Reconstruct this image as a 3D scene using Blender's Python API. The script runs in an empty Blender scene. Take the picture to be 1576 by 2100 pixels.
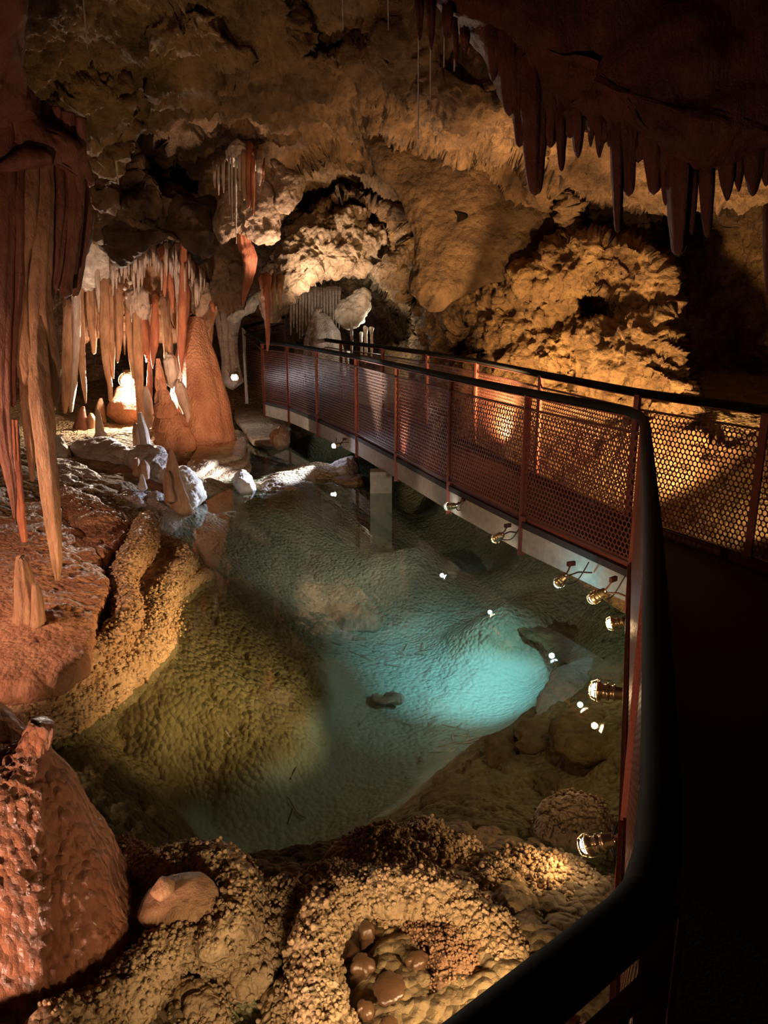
import bpy, math, random
import numpy as np
from mathutils import Vector, Matrix

random.seed(7)
rng = np.random.default_rng(7)
C = bpy.context.scene.collection
SC = bpy.context.scene

# ------------------------------------------------------------------ camera
CAMZ = 2.2
FPX = 1600.0
PITCH = math.atan(430.0 / FPX)
cam_d = bpy.data.cameras.new('camera')
cam = bpy.data.objects.new('camera', cam_d)
C.objects.link(cam)
cam.location = (0, 0, CAMZ)
cam.rotation_euler = (math.pi / 2 - PITCH, 0, 0)
cam_d.sensor_fit = 'VERTICAL'
cam_d.sensor_height = 36.0
cam_d.lens = FPX / 2100.0 * 36.0
cam_d.clip_start = 0.02
cam_d.clip_end = 200
SC.camera = cam
SC.view_settings.view_transform = 'Standard'
SC.view_settings.look = 'None'
SC.view_settings.gamma = 1
SC.view_settings.exposure = 0.0
SC.view_settings.use_curve_mapping = False
SC.cycles.max_bounces = 6
SC.cycles.diffuse_bounces = 2
SC.cycles.glossy_bounces = 2
SC.cycles.transparent_max_bounces = 24
SC.cycles.sample_clamp_indirect = 3.0
SC.cycles.caustics_reflective = False
SC.cycles.caustics_refractive = False

w = bpy.data.worlds.new('world')
SC.world = w
w.use_nodes = True
w.node_tree.nodes['Background'].inputs[0].default_value = (1.0, 0.62, 0.36, 1)
w.node_tree.nodes['Background'].inputs[1].default_value = 0.006

SP, CP = math.sin(PITCH), math.cos(PITCH)


def ray(px, py):
    """direction of the sight line the survey point was taken along (unit depth)"""
    xv = (np.asarray(px, float) - 788.0) / FPX
    yv = (1050.0 - np.asarray(py, float)) / FPX
    return xv, CP + yv * SP, -SP + yv * CP


def P(px, py, Y):
    x, y, z = ray(px, py)
    t = np.asarray(Y, float) / y
    return np.stack([x * t, y * t, CAMZ + z * t], -1)


def PZ(px, py, z0):
    x, y, z = ray(px, py)
    t = (z0 - CAMZ) / z
    return np.stack([x * t, y * t, CAMZ + z * t], -1)


def depth_of(p):
    return p[..., 1] * CP - (p[..., 2] - CAMZ) * SP


# ------------------------------------------------------------------ lights
def aim(o, d):
    o.rotation_euler = Vector(d).to_track_quat('-Z', 'Y').to_euler()


def point_light(name, loc, power, col, r=0.04):
    d = bpy.data.lights.new(name, 'POINT')
    d.energy = power
    d.color = col
    d.shadow_soft_size = r
    o = bpy.data.objects.new(name, d)
    o.location = loc
    C.objects.link(o)
    return o


def spot_light(name, loc, target, power, col, deg=90, blend=0.6, r=0.04):
    d = bpy.data.lights.new(name, 'SPOT')
    d.energy = power
    d.color = col
    d.shadow_soft_size = r
    d.spot_size = math.radians(deg)
    d.spot_blend = blend
    o = bpy.data.objects.new(name, d)
    o.location = loc
    aim(o, np.asarray(target) - np.asarray(loc))
    C.objects.link(o)
    return o


WARM = (1.0, 0.60, 0.30)
GOLD = (1.0, 0.60, 0.27)
SALM = (1.0, 0.50, 0.30)
WHITE = (1.0, 0.84, 0.68)
COOL = (0.55, 0.78, 1.0)
TURQ = (0.36, 0.85, 1.0)

# floodlights without fixtures: hidden cave lamps, and added ones unseen in open air
spot_light('flood_cone', (-1.75, 0.75, 0.25), (-1.15, 2.2, 0.30), 210, (1, .58, .40), 120, .8, .06)
spot_light('flood_ledges', (-3.1, 2.9, 1.5), (-2.0, 5.2, 0.3), 230, (1, .60, .42), 110, .8, .08)
spot_light('flood_wall_a', P(1010, 900, 8.3), P(1130, 560, 9.5), 640, GOLD, 130, .7, .06)
spot_light('flood_wall_b', P(1330, 980, 6.3), P(1300, 700, 8.0), 500, GOLD, 130, .7, .06)
spot_light('flood_wall_c', P(1600, 1010, 5.6), P(1480, 1050, 6.5), 20, GOLD, 130, .7, .06)
spot_light('flood_boulder', P(655, 650, 11.4), P(690, 490, 13.0), 240, (1, .74, .52), 85, .8, .08)  # added without a fixture, in open air above the far handrail
spot_light('flood_chandelier', P(600, 640, 9.2), P(505, 400, 9.4), 150, (1.0, .68, .50), 62, .8, .08)  # likewise added above the handrail, no fixture built
spot_light('flood_ceiling', (-1.0, 5.6, -0.15), P(330, 150, 6.8), 190, (1, .58, .24), 62, 1., .1)
spot_light('flood_ceiling_far', P(830, 940, 8.5), P(900, 200, 8), 190, (1, .64, .42), 52, 1., .1)
point_light('flood_tunnel', P(775, 690, 14.2), 22, (1, .92, .75), .05)
spot_light('flood_redcone', (-1.2, 9.3, 1.0), P(380, 780, 11.6), 190, (1, .52, .28), 60, .9, .08)
spot_light('flood_drapery', (-2.6, 6.6, 0.9), P(90, 600, 4.6), 12, (1, .5, .34), 120, .9, .08)
spot_light('flood_banks', (-.18, 1.22, .48), (-.22, 2.45, .12), 30, (1, .70, .40), 100, .9, .05)
spot_light('flood_curtain', (-2.9, 9.2, 1.2), P(290, 620, 11.6), 170, (1, .66, .48), 75, .9, .08)


# ------------------------------------------------------------------ noise
def _h(ix, iy, iz, seed):
    h = (ix.astype(np.int64) * 374761393 + iy.astype(np.int64) * 668265263 + iz.astype(np.int64) * 2147483647 + seed * 974634777) & 0xFFFFFFFF
    h = h.astype(np.uint32)
    h ^= h >> np.uint32(13)
    h *= np.uint32(1274126177)
    h ^= h >> np.uint32(16)
    h *= np.uint32(2246822519)
    h ^= h >> np.uint32(13)
    return h


def _u(h):
    return (h & np.uint32(0xFFFF)).astype(np.float32) / 65535.0


def vnoise(p, seed=0):
    """value noise, -1..1; p is N x 3"""
    f = np.floor(p)
    t = (p - f).astype(np.float32)
    i = f.astype(np.int64)
    t = t * t * (3 - 2 * t)
    out = 0
    for dx in (0, 1):
        wx = t[:, 0] if dx else 1 - t[:, 0]
        for dy in (0, 1):
            wy = t[:, 1] if dy else 1 - t[:, 1]
            for dz in (0, 1):
                wz = t[:, 2] if dz else 1 - t[:, 2]
                out = out + wx * wy * wz * _u(_h(i[:, 0] + dx, i[:, 1] + dy, i[:, 2] + dz, seed))
    return out * 2 - 1


def fbm(p, octv=4, seed=0, lac=2.1, gain=.5):
    a, s, out = 1.0, 0.0, 0
    p = np.asarray(p)
    for k in range(octv):
        out = out + a * vnoise(p, seed + k)
        s += a
        a *= gain
        p = p * lac + 17.3
    return out / s


def ridged(p, octv=4, seed=0, lac=2.1, gain=.55):
    a, s, out = 1.0, 0.0, 0
    for k in range(octv):
        out = out + a * (1 - np.abs(vnoise(p, seed + k)) * 2)
        s += a
        a *= gain
        p = p * lac + 9.1
    return out / s


def worley(p, seed=0, flat=False):
    i0 = np.floor(p).astype(np.int64)
    best = np.full(len(p), 9.0, np.float32)
    zr = (0,) if flat else (-1, 0, 1)
    if flat:
        i0[:, 2] = 0
    for dx in (-1, 0, 1):
        for dy in (-1, 0, 1):
            for dz in zr:
                ix, iy, iz = i0[:, 0] + dx, i0[:, 1] + dy, i0[:, 2] + dz
                h = _h(ix, iy, iz, seed)
                fx = ix + _u(h)
                fy = iy + (h >> np.uint32(16)).astype(np.float32) / 65535.0
                d = (p[:, 0] - fx) ** 2 + (p[:, 1] - fy) ** 2
                if not flat:
                    fz = iz + _u(h * np.uint32(2654435761))
                    d = d + (p[:, 2] - fz) ** 2
                best = np.minimum(best, d)
    return np.sqrt(best)


def caps(p, cell, seed=0, flat=False):
    """round nodules about one cell across, 0..1"""
    q = p / cell
    q = q + .22 * np.stack([vnoise(q * 1.7, seed + 5), vnoise(q * 1.7, seed + 6), vnoise(q * 1.7, seed + 7)], -1)
    d = worley(q, seed, flat)
    return np.sqrt(np.clip(1 - (d / .82) ** 2, 0, 1))


def sstep(x, a, b):
    t = np.clip((x - a) / (b - a), 0, 1)
    return t * t * (3 - 2 * t)


class TPS:
    """smooth surface through scattered control values"""

    def __init__(s, xy, v, reg=1e-3):
        xy = np.asarray(xy, float)
        v = np.asarray(v, float)
        s.c, s.s = xy.mean(0), xy.std()
        q = (xy - s.c) / s.s
        n = len(q)
        K = s.k(q, q) + reg * np.eye(n)
        Q = np.c_[np.ones(n), q]
        A = np.block([[K, Q], [Q.T, np.zeros((3, 3))]])
        s.w = np.linalg.solve(A, np.r_[v, 0, 0, 0])
        s.q = q

    def k(s, a, b):
        d2 = ((a[:, None, :] - b[None, :, :]) ** 2).sum(-1)
        return .5 * d2 * np.log(d2 + 1e-12)

    def __call__(s, xy):
        xy = np.asarray(xy, float)
        out = np.empty(len(xy))
        for i in range(0, len(xy), 50000):
            q = (xy[i:i + 50000] - s.c) / s.s
            out[i:i + 50000] = s.k(q, s.q) @ s.w[:-3] + s.w[-3] + q @ s.w[-2:]
        return out


def poly_sd(px, py, poly):
    """signed distance to a closed polygon, positive inside"""
    poly = np.asarray(poly, float)
    d = np.full(px.shape, 1e9)
    inside = np.zeros(px.shape, bool)
    for (x0, y0), (x1, y1) in zip(poly, np.roll(poly, -1, 0)):
        ex, ey = x1 - x0, y1 - y0
        t = np.clip(((px - x0) * ex + (py - y0) * ey) / (ex * ex + ey * ey + 1e-9), 0, 1)
        d = np.minimum(d, np.hypot(px - x0 - t * ex, py - y0 - t * ey))
        c = (y0 > py) != (y1 > py)
        inside ^= c & (px < (x1 - x0) * (py - y0) / (y1 - y0 + 1e-12) + x0)
    return np.where(inside, d, -d)


# ------------------------------------------------------------------ meshes
def grid_faces(nu, nv, wrap=False, off=0):
    a = np.arange(nu * nv).reshape(nu, nv) + off
    if wrap:
        b = np.roll(a, -1, 1)
        f = np.stack([a[:-1], a[1:], b[1:], b[:-1]], -1)
        return f.reshape(-1, 4)
    return np.stack([a[:-1, :-1], a[1:, :-1], a[1:, 1:], a[:-1, 1:]], -1).reshape(-1, 4)


def vnormals(V, F):
    n = np.cross(V[F[:, 2]] - V[F[:, 0]], V[F[:, -1]] - V[F[:, 1]])
    N = np.stack([sum(np.bincount(F[:, k], n[:, j], len(V)) for k in range(F.shape[1])) for j in range(3)], -1)
    return N / (np.linalg.norm(N, axis=1, keepdims=True) + 1e-12)


def mesh_of(name, V, F, smooth=True, attr=None):
    me = bpy.data.meshes.new(name)
    V = np.asarray(V, np.float32)
    F = np.asarray(F, np.int32)
    k = F.shape[1]
    me.vertices.add(len(V))
    me.vertices.foreach_set('co', V.ravel())
    me.loops.add(F.size)
    me.loops.foreach_set('vertex_index', F.ravel())
    me.polygons.add(len(F))
    me.polygons.foreach_set('loop_start', np.arange(0, F.size, k, dtype=np.int32))
    me.polygons.foreach_set('loop_total', np.full(len(F), k, np.int32))
    if attr is not None:
        for an, av in attr.items():
            a = me.attributes.new(an, 'FLOAT', 'POINT')
            a.data.foreach_set('value', np.asarray(av, np.float32))
    me.update(calc_edges=True)
    me.validate()
    me.polygons.foreach_set('use_smooth', np.full(len(me.polygons), bool(smooth)))
    return me


def link(name, me, mat, parent=None, loc=None):
    o = bpy.data.objects.new(name, me)
    if mat is not None and not me.materials:
        me.materials.append(mat)
    C.objects.link(o)
    if parent is not None:
        o.parent = parent
    if loc is not None:
        o.location = loc
    return o


def obj(name, V, F, mat, parent=None, smooth=True, origin=None, attr=None):
    """one mesh object; with no parent its origin goes to `origin` (default: the middle of its foot)"""
    V = np.asarray(V, float)
    if parent is None:
        if origin is None:
            lo, hi = V.min(0), V.max(0)
            origin = np.array([(lo[0] + hi[0]) / 2, (lo[1] + hi[1]) / 2, lo[2]])
    else:
        origin = np.array(parent.location) if parent.parent is None else np.array(parent.parent.location) + np.array(parent.location)
    return link(name, mesh_of(name, V - origin, F, smooth, attr), mat, parent, tuple(origin) if parent is None else None)


def tag(o, label=None, cat=None, group=None, kind=None):
    if label: o['label'] = label
    if cat: o['category'] = cat
    if group: o['group'] = group
    if kind: o['kind'] = kind
    return o


def empty(name, loc, rz=0):
    o = bpy.data.objects.new(name, None)
    o.empty_display_size = .1
    o.location = tuple(loc)
    o.rotation_euler = (0, 0, rz)
    C.objects.link(o)
    return o


class MB:
    """collects quads of one part"""

    def __init__(s):
        s.V, s.F, s.n = [], [], 0

    def add(s, V, F):
        s.V.append(np.asarray(V, float))
        s.F.append(np.asarray(F) + s.n)
        s.n += len(V)
        return s

    def box(s, lo, hi):
        x0, y0, z0 = lo
        x1, y1, z1 = hi
        v = [(x0, y0, z0), (x1, y0, z0), (x1, y1, z0), (x0, y1, z0), (x0, y0, z1), (x1, y0, z1), (x1, y1, z1), (x0, y1, z1)]
        return s.add(v, [(0, 3, 2, 1), (4, 5, 6, 7), (0, 1, 5, 4), (1, 2, 6, 5), (2, 3, 7, 6), (3, 0, 4, 7)])

    def bar(s, a, b, wd, h, up=(0, 0, 1)):
        """box section from a to b"""
        a, b, up = map(lambda q: np.asarray(q, float), (a, b, up))
        t = b - a
        L = np.linalg.norm(t)
        t = t / L
        sd = np.cross(t, up)
        sd /= np.linalg.norm(sd)
        u = np.cross(sd, t)
        v = []
        for q in (a, b):
            for i, j in ((-1, -1), (1, -1), (1, 1), (-1, 1)):
                v.append(q + sd * wd / 2 * i + u * h / 2 * j)
        return s.add(v, [(0, 3, 2, 1), (4, 5, 6, 7), (0, 1, 5, 4), (1, 2, 6, 5), (2, 3, 7, 6), (3, 0, 4, 7)])

    def tube(s, pts, r, n=8):
        pts = np.asarray(pts, float)
        r = np.broadcast_to(np.asarray(r, float), (len(pts),))
        V, F = tube_vf(pts, r, n)
        return s.add(V, F)

    def build(s, name, mat, parent=None, smooth=False, origin=None):
        return obj(name, np.concatenate(s.V), np.concatenate(s.F), mat, parent, smooth, origin)


def frames(pts):
    T = np.gradient(pts, axis=0)
    T /= np.linalg.norm(T, axis=1, keepdims=True) + 1e-12
    ref = np.array([0, 1.0, 0]) if abs(T[:, 1]).mean() < .8 else np.array([0, 0, 1.0])
    A = np.cross(T, ref)
    A /= np.linalg.norm(A, axis=1, keepdims=True) + 1e-12
    B = np.cross(A, T)
    return T, A, B


def tube_vf(pts, r, n=8, flat=1.0):
    T, A, B = frames(pts)
    th = np.linspace(0, 2 * np.pi, n, endpoint=False)
    V = pts[:, None, :] + r[:, None, None] * (np.cos(th)[None, :, None] * A[:, None, :] + flat * np.sin(th)[None, :, None] * B[:, None, :])
    V = V.reshape(-1, 3)
    F = grid_faces(len(pts), n, True)
    # end caps as quads fanned from a doubled centre
    c0, c1 = len(V), len(V) + 1
    V = np.vstack([V, pts[0], pts[-1]])
    idx = np.arange(n)
    e0 = np.stack([idx[::2], np.roll(idx, -1)[::2], np.roll(idx, -2)[::2], np.full(len(idx[::2]), c0)], -1)
    m = (len(pts) - 1) * n
    e1 = np.stack([m + np.roll(idx, -2)[::2], m + np.roll(idx, -1)[::2], m + idx[::2], np.full(len(idx[::2]), c1)], -1)
    return V, np.vstack([F, e0, e1])


def resample(K, n):
    """K rows of control values along a chain -> n rows, smooth"""
    K = np.asarray(K, float)
    if len(K) < 2:
        return np.repeat(K, n, 0)
    t = np.linspace(0, len(K) - 1, n)
    i = np.clip(t.astype(int), 0, len(K) - 2)
    f = (t - i)[:, None]
    p0 = K[np.clip(i - 1, 0, len(K) - 1)]
    p1, p2 = K[i], K[i + 1]
    p3 = K[np.clip(i + 2, 0, len(K) - 1)]
    return .5 * (2 * p1 + (p2 - p0) * f + (2 * p0 - 5 * p1 + 4 * p2 - p3) * f ** 2 + (3 * p1 - p0 - 3 * p2 + p3) * f ** 3)


def disp_rock(V, F, big=.0, mid=.0, fine=.0, s=1.0, seed=0, pop=0, popc=.03):
    N = vnormals(V, F)
    d = 0
    if big: d = d + big * fbm(V / (.9 * s), 3, seed)
    if mid: d = d + mid * (ridged(V / (.28 * s), 3, seed + 11) - .3)
    if fine: d = d + fine * fbm(V / (.06 * s), 3, seed + 23)
    if pop: d = d + pop * caps(V, popc, seed + 31) + pop * .4 * caps(V, popc * .45, seed + 37)
    return V + N * np.asarray(d)[:, None]


def loft_vf(K, seg=20, rings=40, flute=.12, nf=5, rip=.05, noise=.08, seed=0, flat=1.0, tip='point', top='open', ripf=30.):
    """K rows: x, y, z, radius (world). fluted, rippled column"""
    R = resample(K, rings)
    pts, r = R[:, :3], np.maximum(R[:, 3], .0008)
    T, A, B = frames(pts)
    th = np.linspace(0, 2 * np.pi, seg, endpoint=False)
    s = np.linspace(0, 1, rings)
    L = np.linalg.norm(pts[-1] - pts[0])
    pos = np.stack([np.cos(th)[None, :] * 1.0 + 0 * s[:, None], np.sin(th)[None, :] + 0 * s[:, None], (s * L * 1.2 / max(r.max(), .02) * .12)[:, None] + 0 * th[None, :]], -1).reshape(-1, 3)
    f = fbm(pos * [nf / 2., nf / 2., .35] + seed * 7.1, 2, seed).reshape(rings, seg)
    g = fbm(pos * [1.4, 1.4, 2.5] + seed * 3.3, 3, seed + 3).reshape(rings, seg)
    rp = np.sin(s * L * ripf * 2 + 1.5 * g[:, 0] + seed)[:, None] * (.6 + .8 * g)
    rr = r[:, None] * (1 + flute * 3.2 * f + noise * 2.0 * g + rip * 1.5 * rp)
    V = pts[:, None, :] + rr[..., None] * (np.cos(th)[None, :, None] * A[:, None, :] + flat * np.sin(th)[None, :, None] * B[:, None, :])
    V = V.reshape(-1, 3)
    F = grid_faces(rings, seg, True)
    c0, c1 = len(V), len(V) + 1
    V = np.vstack([V, pts[0], pts[-1] + T[-1] * r[-1] * .8])
    idx = np.arange(0, seg, 2)
    e0 = np.stack([idx, (idx + 1) % seg, (idx + 2) % seg, np.full(len(idx), c0)], -1)
    m = (rings - 1) * seg
    e1 = np.stack([m + (idx + 2) % seg, m + (idx + 1) % seg, m + idx, np.full(len(idx), c1)], -1)
    return V, np.vstack([F, e0, e1])


def loft_px(chain, **kw):
    """chain rows: px, py, Y, half width in px"""
    K = []
    for (a, b, Y, r) in chain:
        p = P(a, b, Y)
        K.append([*p, r * depth_of(p) / FPX])
    return loft_vf(K, **kw)


def blob_vf(outline, bulge=.4, back=.5, nr=24, na=96, power=2.0, center=None, smoothing=True, ctr_gain=0.):
    """rock mass with the given outline (px, py, Y); bulges to both sides of it"""
    O = np.asarray(outline, float)
    if smoothing:
        Oc = np.vstack([O, O[:1]])
        O = resample_closed(O, na)
    else:
        O = O
    W = P(O[:, 0], O[:, 1], O[:, 2])
    c = W.mean(0) if center is None else P(*center)
    view = c - np.array([0, 0, CAMZ])
    view /= np.linalg.norm(view)
    rings = []
    th = np.linspace(0, np.pi, nr * 2 + 1)
    for t in th:
        s = math.sin(t)
        h = math.cos(t)
        dep = -bulge * h if h > 0 else -back * h
        rings.append(c + (W - c) * max(s, 1e-3) ** (2. / power) + view * dep)
    V = np.concatenate(rings)
    return V, grid_faces(len(th), na, True)


def resample_closed(O, n):
    m = len(O)
    t = np.linspace(0, m, n, endpoint=False)
    i = t.astype(int) % m
    f = (t - np.floor(t))[:, None]
    p0, p1, p2, p3 = O[(i - 1) % m], O[i], O[(i + 1) % m], O[(i + 2) % m]
    c = .5 * (2 * p1 + (p2 - p0) * f + (2 * p0 - 5 * p1 + 4 * p2 - p3) * f ** 2 + (3 * p1 - p0 - 3 * p2 + p3) * f ** 3)
    return .5 * c + .5 * (p1 + (p2 - p1) * f)


def slab_vf(outline, z, thick=.1, dome=.03, nr=30, na=140, lip=.04, skirt=.0):
    """flat ledge: outline px, py at height z; rounded rim and an underside"""
    O = resample_closed(np.asarray(outline, float), na)
    W = PZ(O[:, 0], O[:, 1], z)[:, :2]
    c = W.mean(0)
    D = W - c
    L = np.linalg.norm(D, axis=1, keepdims=True)
    U = D / L
    V = []
    for s in np.linspace(.02, 1, nr):
        q = c + U * (L - lip) * s
        V.append(np.c_[q, np.full(na, z + dome * (1 - s ** 2))])
    for a in np.linspace(0, np.pi * .95, 10)[1:]:
        q = c + U * (L - lip + lip * math.sin(a) + (-skirt * max(0, -math.cos(a))))
        V.append(np.c_[q, np.full(na, z - thick / 2 + thick / 2 * math.cos(a))])
    for s in (.8, .5, .05):
        q = c + U * (L - lip) * s
        V.append(np.c_[q, np.full(na, z - thick)])
    n = len(V)
    return np.concatenate(V), grid_faces(n, na, True)[:, ::-1]


_t = (1 + 5 ** .5) / 2


def ico(sub=1):
    import bmesh
    bm = bmesh.new()
    bmesh.ops.create_icosphere(bm, subdivisions=sub, radius=1)
    v = np.array([q.co[:] for q in bm.verts])
    f = np.array([[q.index for q in fc.verts] for fc in bm.faces])
    bm.free()
    return v, f


ICO1, ICO0 = ico(2), ico(1)


def nodules(centers, radii, seed=0):
    v, f = ICO0 if len(centers) > 450 else ICO1
    n = len(centers)
    r = np.asarray(radii)[:, None, None]
    sc = 1 + .25 * (np.random.default_rng(seed).random((n, 1, 3)) - .5)
    V = (np.asarray(centers)[:, None, :] + v[None] * r * sc).reshape(-1, 3)
    F = (f[None] + (np.arange(n) * len(v))[:, None, None]).reshape(-1, 3)
    return V, F


# ------------------------------------------------------------------ materials
def nd(nt, typ, **kw):
    n = nt.nodes.new(typ)
    for k, v in kw.items():
        setattr(n, k, v)
    return n


def rock_mat(name, c1, c2, c3=None, scale=3., rough=.75, bump=.5, bscale=40., vor=0., vscale=25., spec=.4, stretch=None, attr=None, c_attr=None, sss=0., bdist=.02, streak=0.):
    m = bpy.data.materials.new(name)
    m.use_nodes = True
    nt = m.node_tree
    b = nt.nodes['Principled BSDF']
    L = nt.links.new
    tc = nd(nt, 'ShaderNodeTexCoord')
    mp = nd(nt, 'ShaderNodeMapping')
    L(tc.outputs['Object'], mp.inputs[0])
    if stretch: mp.inputs['Scale'].default_value = stretch
    n1 = nd(nt, 'ShaderNodeTexNoise')
    n1.inputs['Scale'].default_value = scale
    n1.inputs['Detail'].default_value = 8
    n1.inputs['Roughness'].default_value = .65
    L(mp.outputs[0], n1.inputs[0])
    cr = nd(nt, 'ShaderNodeValToRGB')
    cr.color_ramp.elements[0].position = .33
    cr.color_ramp.elements[0].color = (*c2, 1)
    cr.color_ramp.elements[1].position = .62
    cr.color_ramp.elements[1].color = (*c1, 1)
    if c3:
        e = cr.color_ramp.elements.new(.78)
        e.color = (*c3, 1)
    L(n1.outputs[0], cr.inputs[0])
    col = cr.outputs[0]
    if attr:
        at = nd(nt, 'ShaderNodeAttribute', attribute_name=attr)
        mx = nd(nt, 'ShaderNodeMix', data_type='RGBA')
        L(at.outputs['Fac'], mx.inputs['Factor'])
        L(col, mx.inputs[6])
        mx.inputs[7].default_value = (*c_attr, 1)
        col = mx.outputs[2]
    L(col, b.inputs['Base Color'])
    b.inputs['Roughness'].default_value = rough
    b.inputs['Specular IOR Level'].default_value = spec
    if sss:
        b.inputs['Subsurface Weight'].default_value = sss
        b.inputs['Subsurface Radius'].default_value = (.03, .012, .006)
        b.inputs['Subsurface Scale'].default_value = .5
    n2 = nd(nt, 'ShaderNodeTexNoise')
    n2.inputs['Scale'].default_value = bscale
    n2.inputs['Detail'].default_value = 7
    n2.inputs['Roughness'].default_value = .7
    L(mp.outputs[0], n2.inputs[0])
    h = n2.outputs[0]
    if vor:
        v = nd(nt, 'ShaderNodeTexVoronoi')
        v.inputs['Scale'].default_value = vscale
        L(mp.outputs[0], v.inputs[0])
        mm = nd(nt, 'ShaderNodeMath', operation='MULTIPLY_ADD')
        L(v.outputs['Distance'], mm.inputs[0])
        mm.inputs[1].default_value = -vor
        L(h, mm.inputs[2])
        h = mm.outputs[0]
    bp = nd(nt, 'ShaderNodeBump')
    bp.inputs['Strength'].default_value = bump
    bp.inputs['Distance'].default_value = bdist
    if attr:
        ma = nd(nt, 'ShaderNodeMath', operation='MULTIPLY_ADD')
        L(at.outputs['Fac'], ma.inputs[0])
        ma.inputs[1].default_value = -.55 * bump
        ma.inputs[2].default_value = bump
        L(ma.outputs[0], bp.inputs['Strength'])
    L(h, bp.inputs['Height'])
    L(bp.outputs[0], b.inputs['Normal'])
    return m


def flat_mat(name, col, rough=.5, metal=0., emit=None, es=0., bump=0., bscale=80.):
    m = bpy.data.materials.new(name)
    m.use_nodes = True
    nt = m.node_tree
    b = nt.nodes['Principled BSDF']
    b.inputs['Base Color'].default_value = (*col, 1)
    b.inputs['Roughness'].default_value = rough
    b.inputs['Metallic'].default_value = metal
    if emit:
        b.inputs['Emission Color'].default_value = (*emit, 1)
        b.inputs['Emission Strength'].default_value = es
    tc = nd(nt, 'ShaderNodeTexCoord')
    n = nd(nt, 'ShaderNodeTexNoise')
    n.inputs['Scale'].default_value = bscale
    n.inputs['Detail'].default_value = 5
    nt.links.new(tc.outputs['Object'], n.inputs[0])
    if bump:
        bp = nd(nt, 'ShaderNodeBump')
        bp.inputs['Strength'].default_value = bump
        bp.inputs['Distance'].default_value = .01
        nt.links.new(n.outputs[0], bp.inputs['Height'])
        nt.links.new(bp.outputs[0], b.inputs['Normal'])
    if not emit:
        mx = nd(nt, 'ShaderNodeMix', data_type='RGBA')
        nt.links.new(n.outputs[0], mx.inputs['Factor'])
        mx.inputs[6].default_value = (*[c * .6 for c in col], 1)
        mx.inputs[7].default_value = (*[min(1, c * 1.35) for c in col], 1)
        nt.links.new(mx.outputs[2], b.inputs['Base Color'])
    return m


M = {}
M['ceiling'] = rock_mat('ceiling_rock', (.38, .23, .12), (.11, .065, .035), (.50, .35, .22), 2.2, .75, 1.0, 12, .8, 9, bdist=.09)
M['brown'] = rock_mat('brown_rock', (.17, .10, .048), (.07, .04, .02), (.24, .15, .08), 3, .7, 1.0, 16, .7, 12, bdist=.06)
M['gold'] = rock_mat('golden_rock', (.52, .32, .14), (.20, .11, .05), (.66, .44, .21), 3, .8, 1.0, 20, .9, 14, bdist=.08)
M['tan'] = rock_mat('tan_rock', (.55, .40, .27), (.26, .17, .10), (.72, .58, .44), 4, .75, .9, 22, .7, 16, bdist=.06)
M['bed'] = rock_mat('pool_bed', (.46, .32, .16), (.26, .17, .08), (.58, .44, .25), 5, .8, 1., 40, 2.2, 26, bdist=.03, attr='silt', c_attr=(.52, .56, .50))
M['flow'] = rock_mat('flowstone', (.64, .33, .19), (.42, .18, .10), (.74, .46, .30), 3.5, .52, 1., 46, .9, 40, spec=.3, stretch=(1, 1, .6), bdist=.02)
M['flow_cone'] = rock_mat('flowstone_wet', (.62, .27, .15), (.42, .16, .09), (.72, .42, .28), 4, .27, 1.0, 38, 1.4, 36, spec=.7, stretch=(1, 1, .5), bdist=.03)
M['pop'] = rock_mat('popcorn_calcite', (.78, .56, .33), (.52, .33, .17), (.86, .70, .46), 7, .6, 1.0, 70, 1.6, 48, bdist=.014)
M['shelf'] = rock_mat('shelf_calcite', (.68, .45, .26), (.44, .26, .13), (.80, .60, .40), 6, .5, 1., 50, 1.4, 42, bdist=.014)
M['stal'] = rock_mat('stalactite_ochre', (.62, .36, .20), (.34, .17, .09), (.74, .52, .36), 9, .45, .9, 34, .5, 22, stretch=(1, 1, .35), bdist=.035)
M['red'] = rock_mat('stalactite_red', (.60, .22, .11), (.36, .11, .06), (.70, .34, .20), 8, .45, .9, 34, .5, 22, stretch=(1, 1, .3), bdist=.035)
M['pale'] = rock_mat('stalactite_pale', (.74, .60, .50), (.50, .35, .25), (.84, .76, .68), 10, .5, .9, 34, .5, 24, stretch=(1, 1, .35), bdist=.035)
M['white'] = rock_mat('calcite_white', (.80, .74, .66), (.50, .42, .33), (.9, .86, .8), 6, .6, .8, 40, .6, 26, bdist=.02)
M['drape'] = rock_mat('drapery', (.30, .12, .075), (.15, .055, .035), (.42, .21, .14), 6, .38, .9, 22, .3, 18, stretch=(1, 1, .45), spec=.5, bdist=.025)
M['wet'] = rock_mat('wet_calcite', (.17, .09, .045), (.08, .04, .022), (.25, .15, .085), 6, .18, .35, 22, .3, 14, spec=.8, bdist=.012)
M['darkred'] = rock_mat('dark_red_flowstone', (.12, .034, .018), (.05, .015, .009), (.17, .06, .032), 5, .45, .9, 18, .3, 14, stretch=(1, 1, .4), bdist=.03)
M['grey'] = rock_mat('bank_rock', (.60, .50, .44), (.32, .24, .19), (.74, .66, .62), 5, .5, .9, 45, .8, 40, bdist=.02)
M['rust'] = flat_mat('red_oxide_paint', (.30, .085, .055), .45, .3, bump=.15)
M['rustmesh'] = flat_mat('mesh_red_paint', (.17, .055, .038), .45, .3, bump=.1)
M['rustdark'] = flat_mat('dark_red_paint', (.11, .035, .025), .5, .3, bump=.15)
M['black'] = flat_mat('black_rubber', (.008, .007, .006), .75, bump=.1)
M['black'].node_tree.nodes['Principled BSDF'].inputs['Specular IOR Level'].default_value = .2
M['concrete'] = flat_mat('concrete', (.40, .34, .27), .85, bump=.5, bscale=18)
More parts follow.
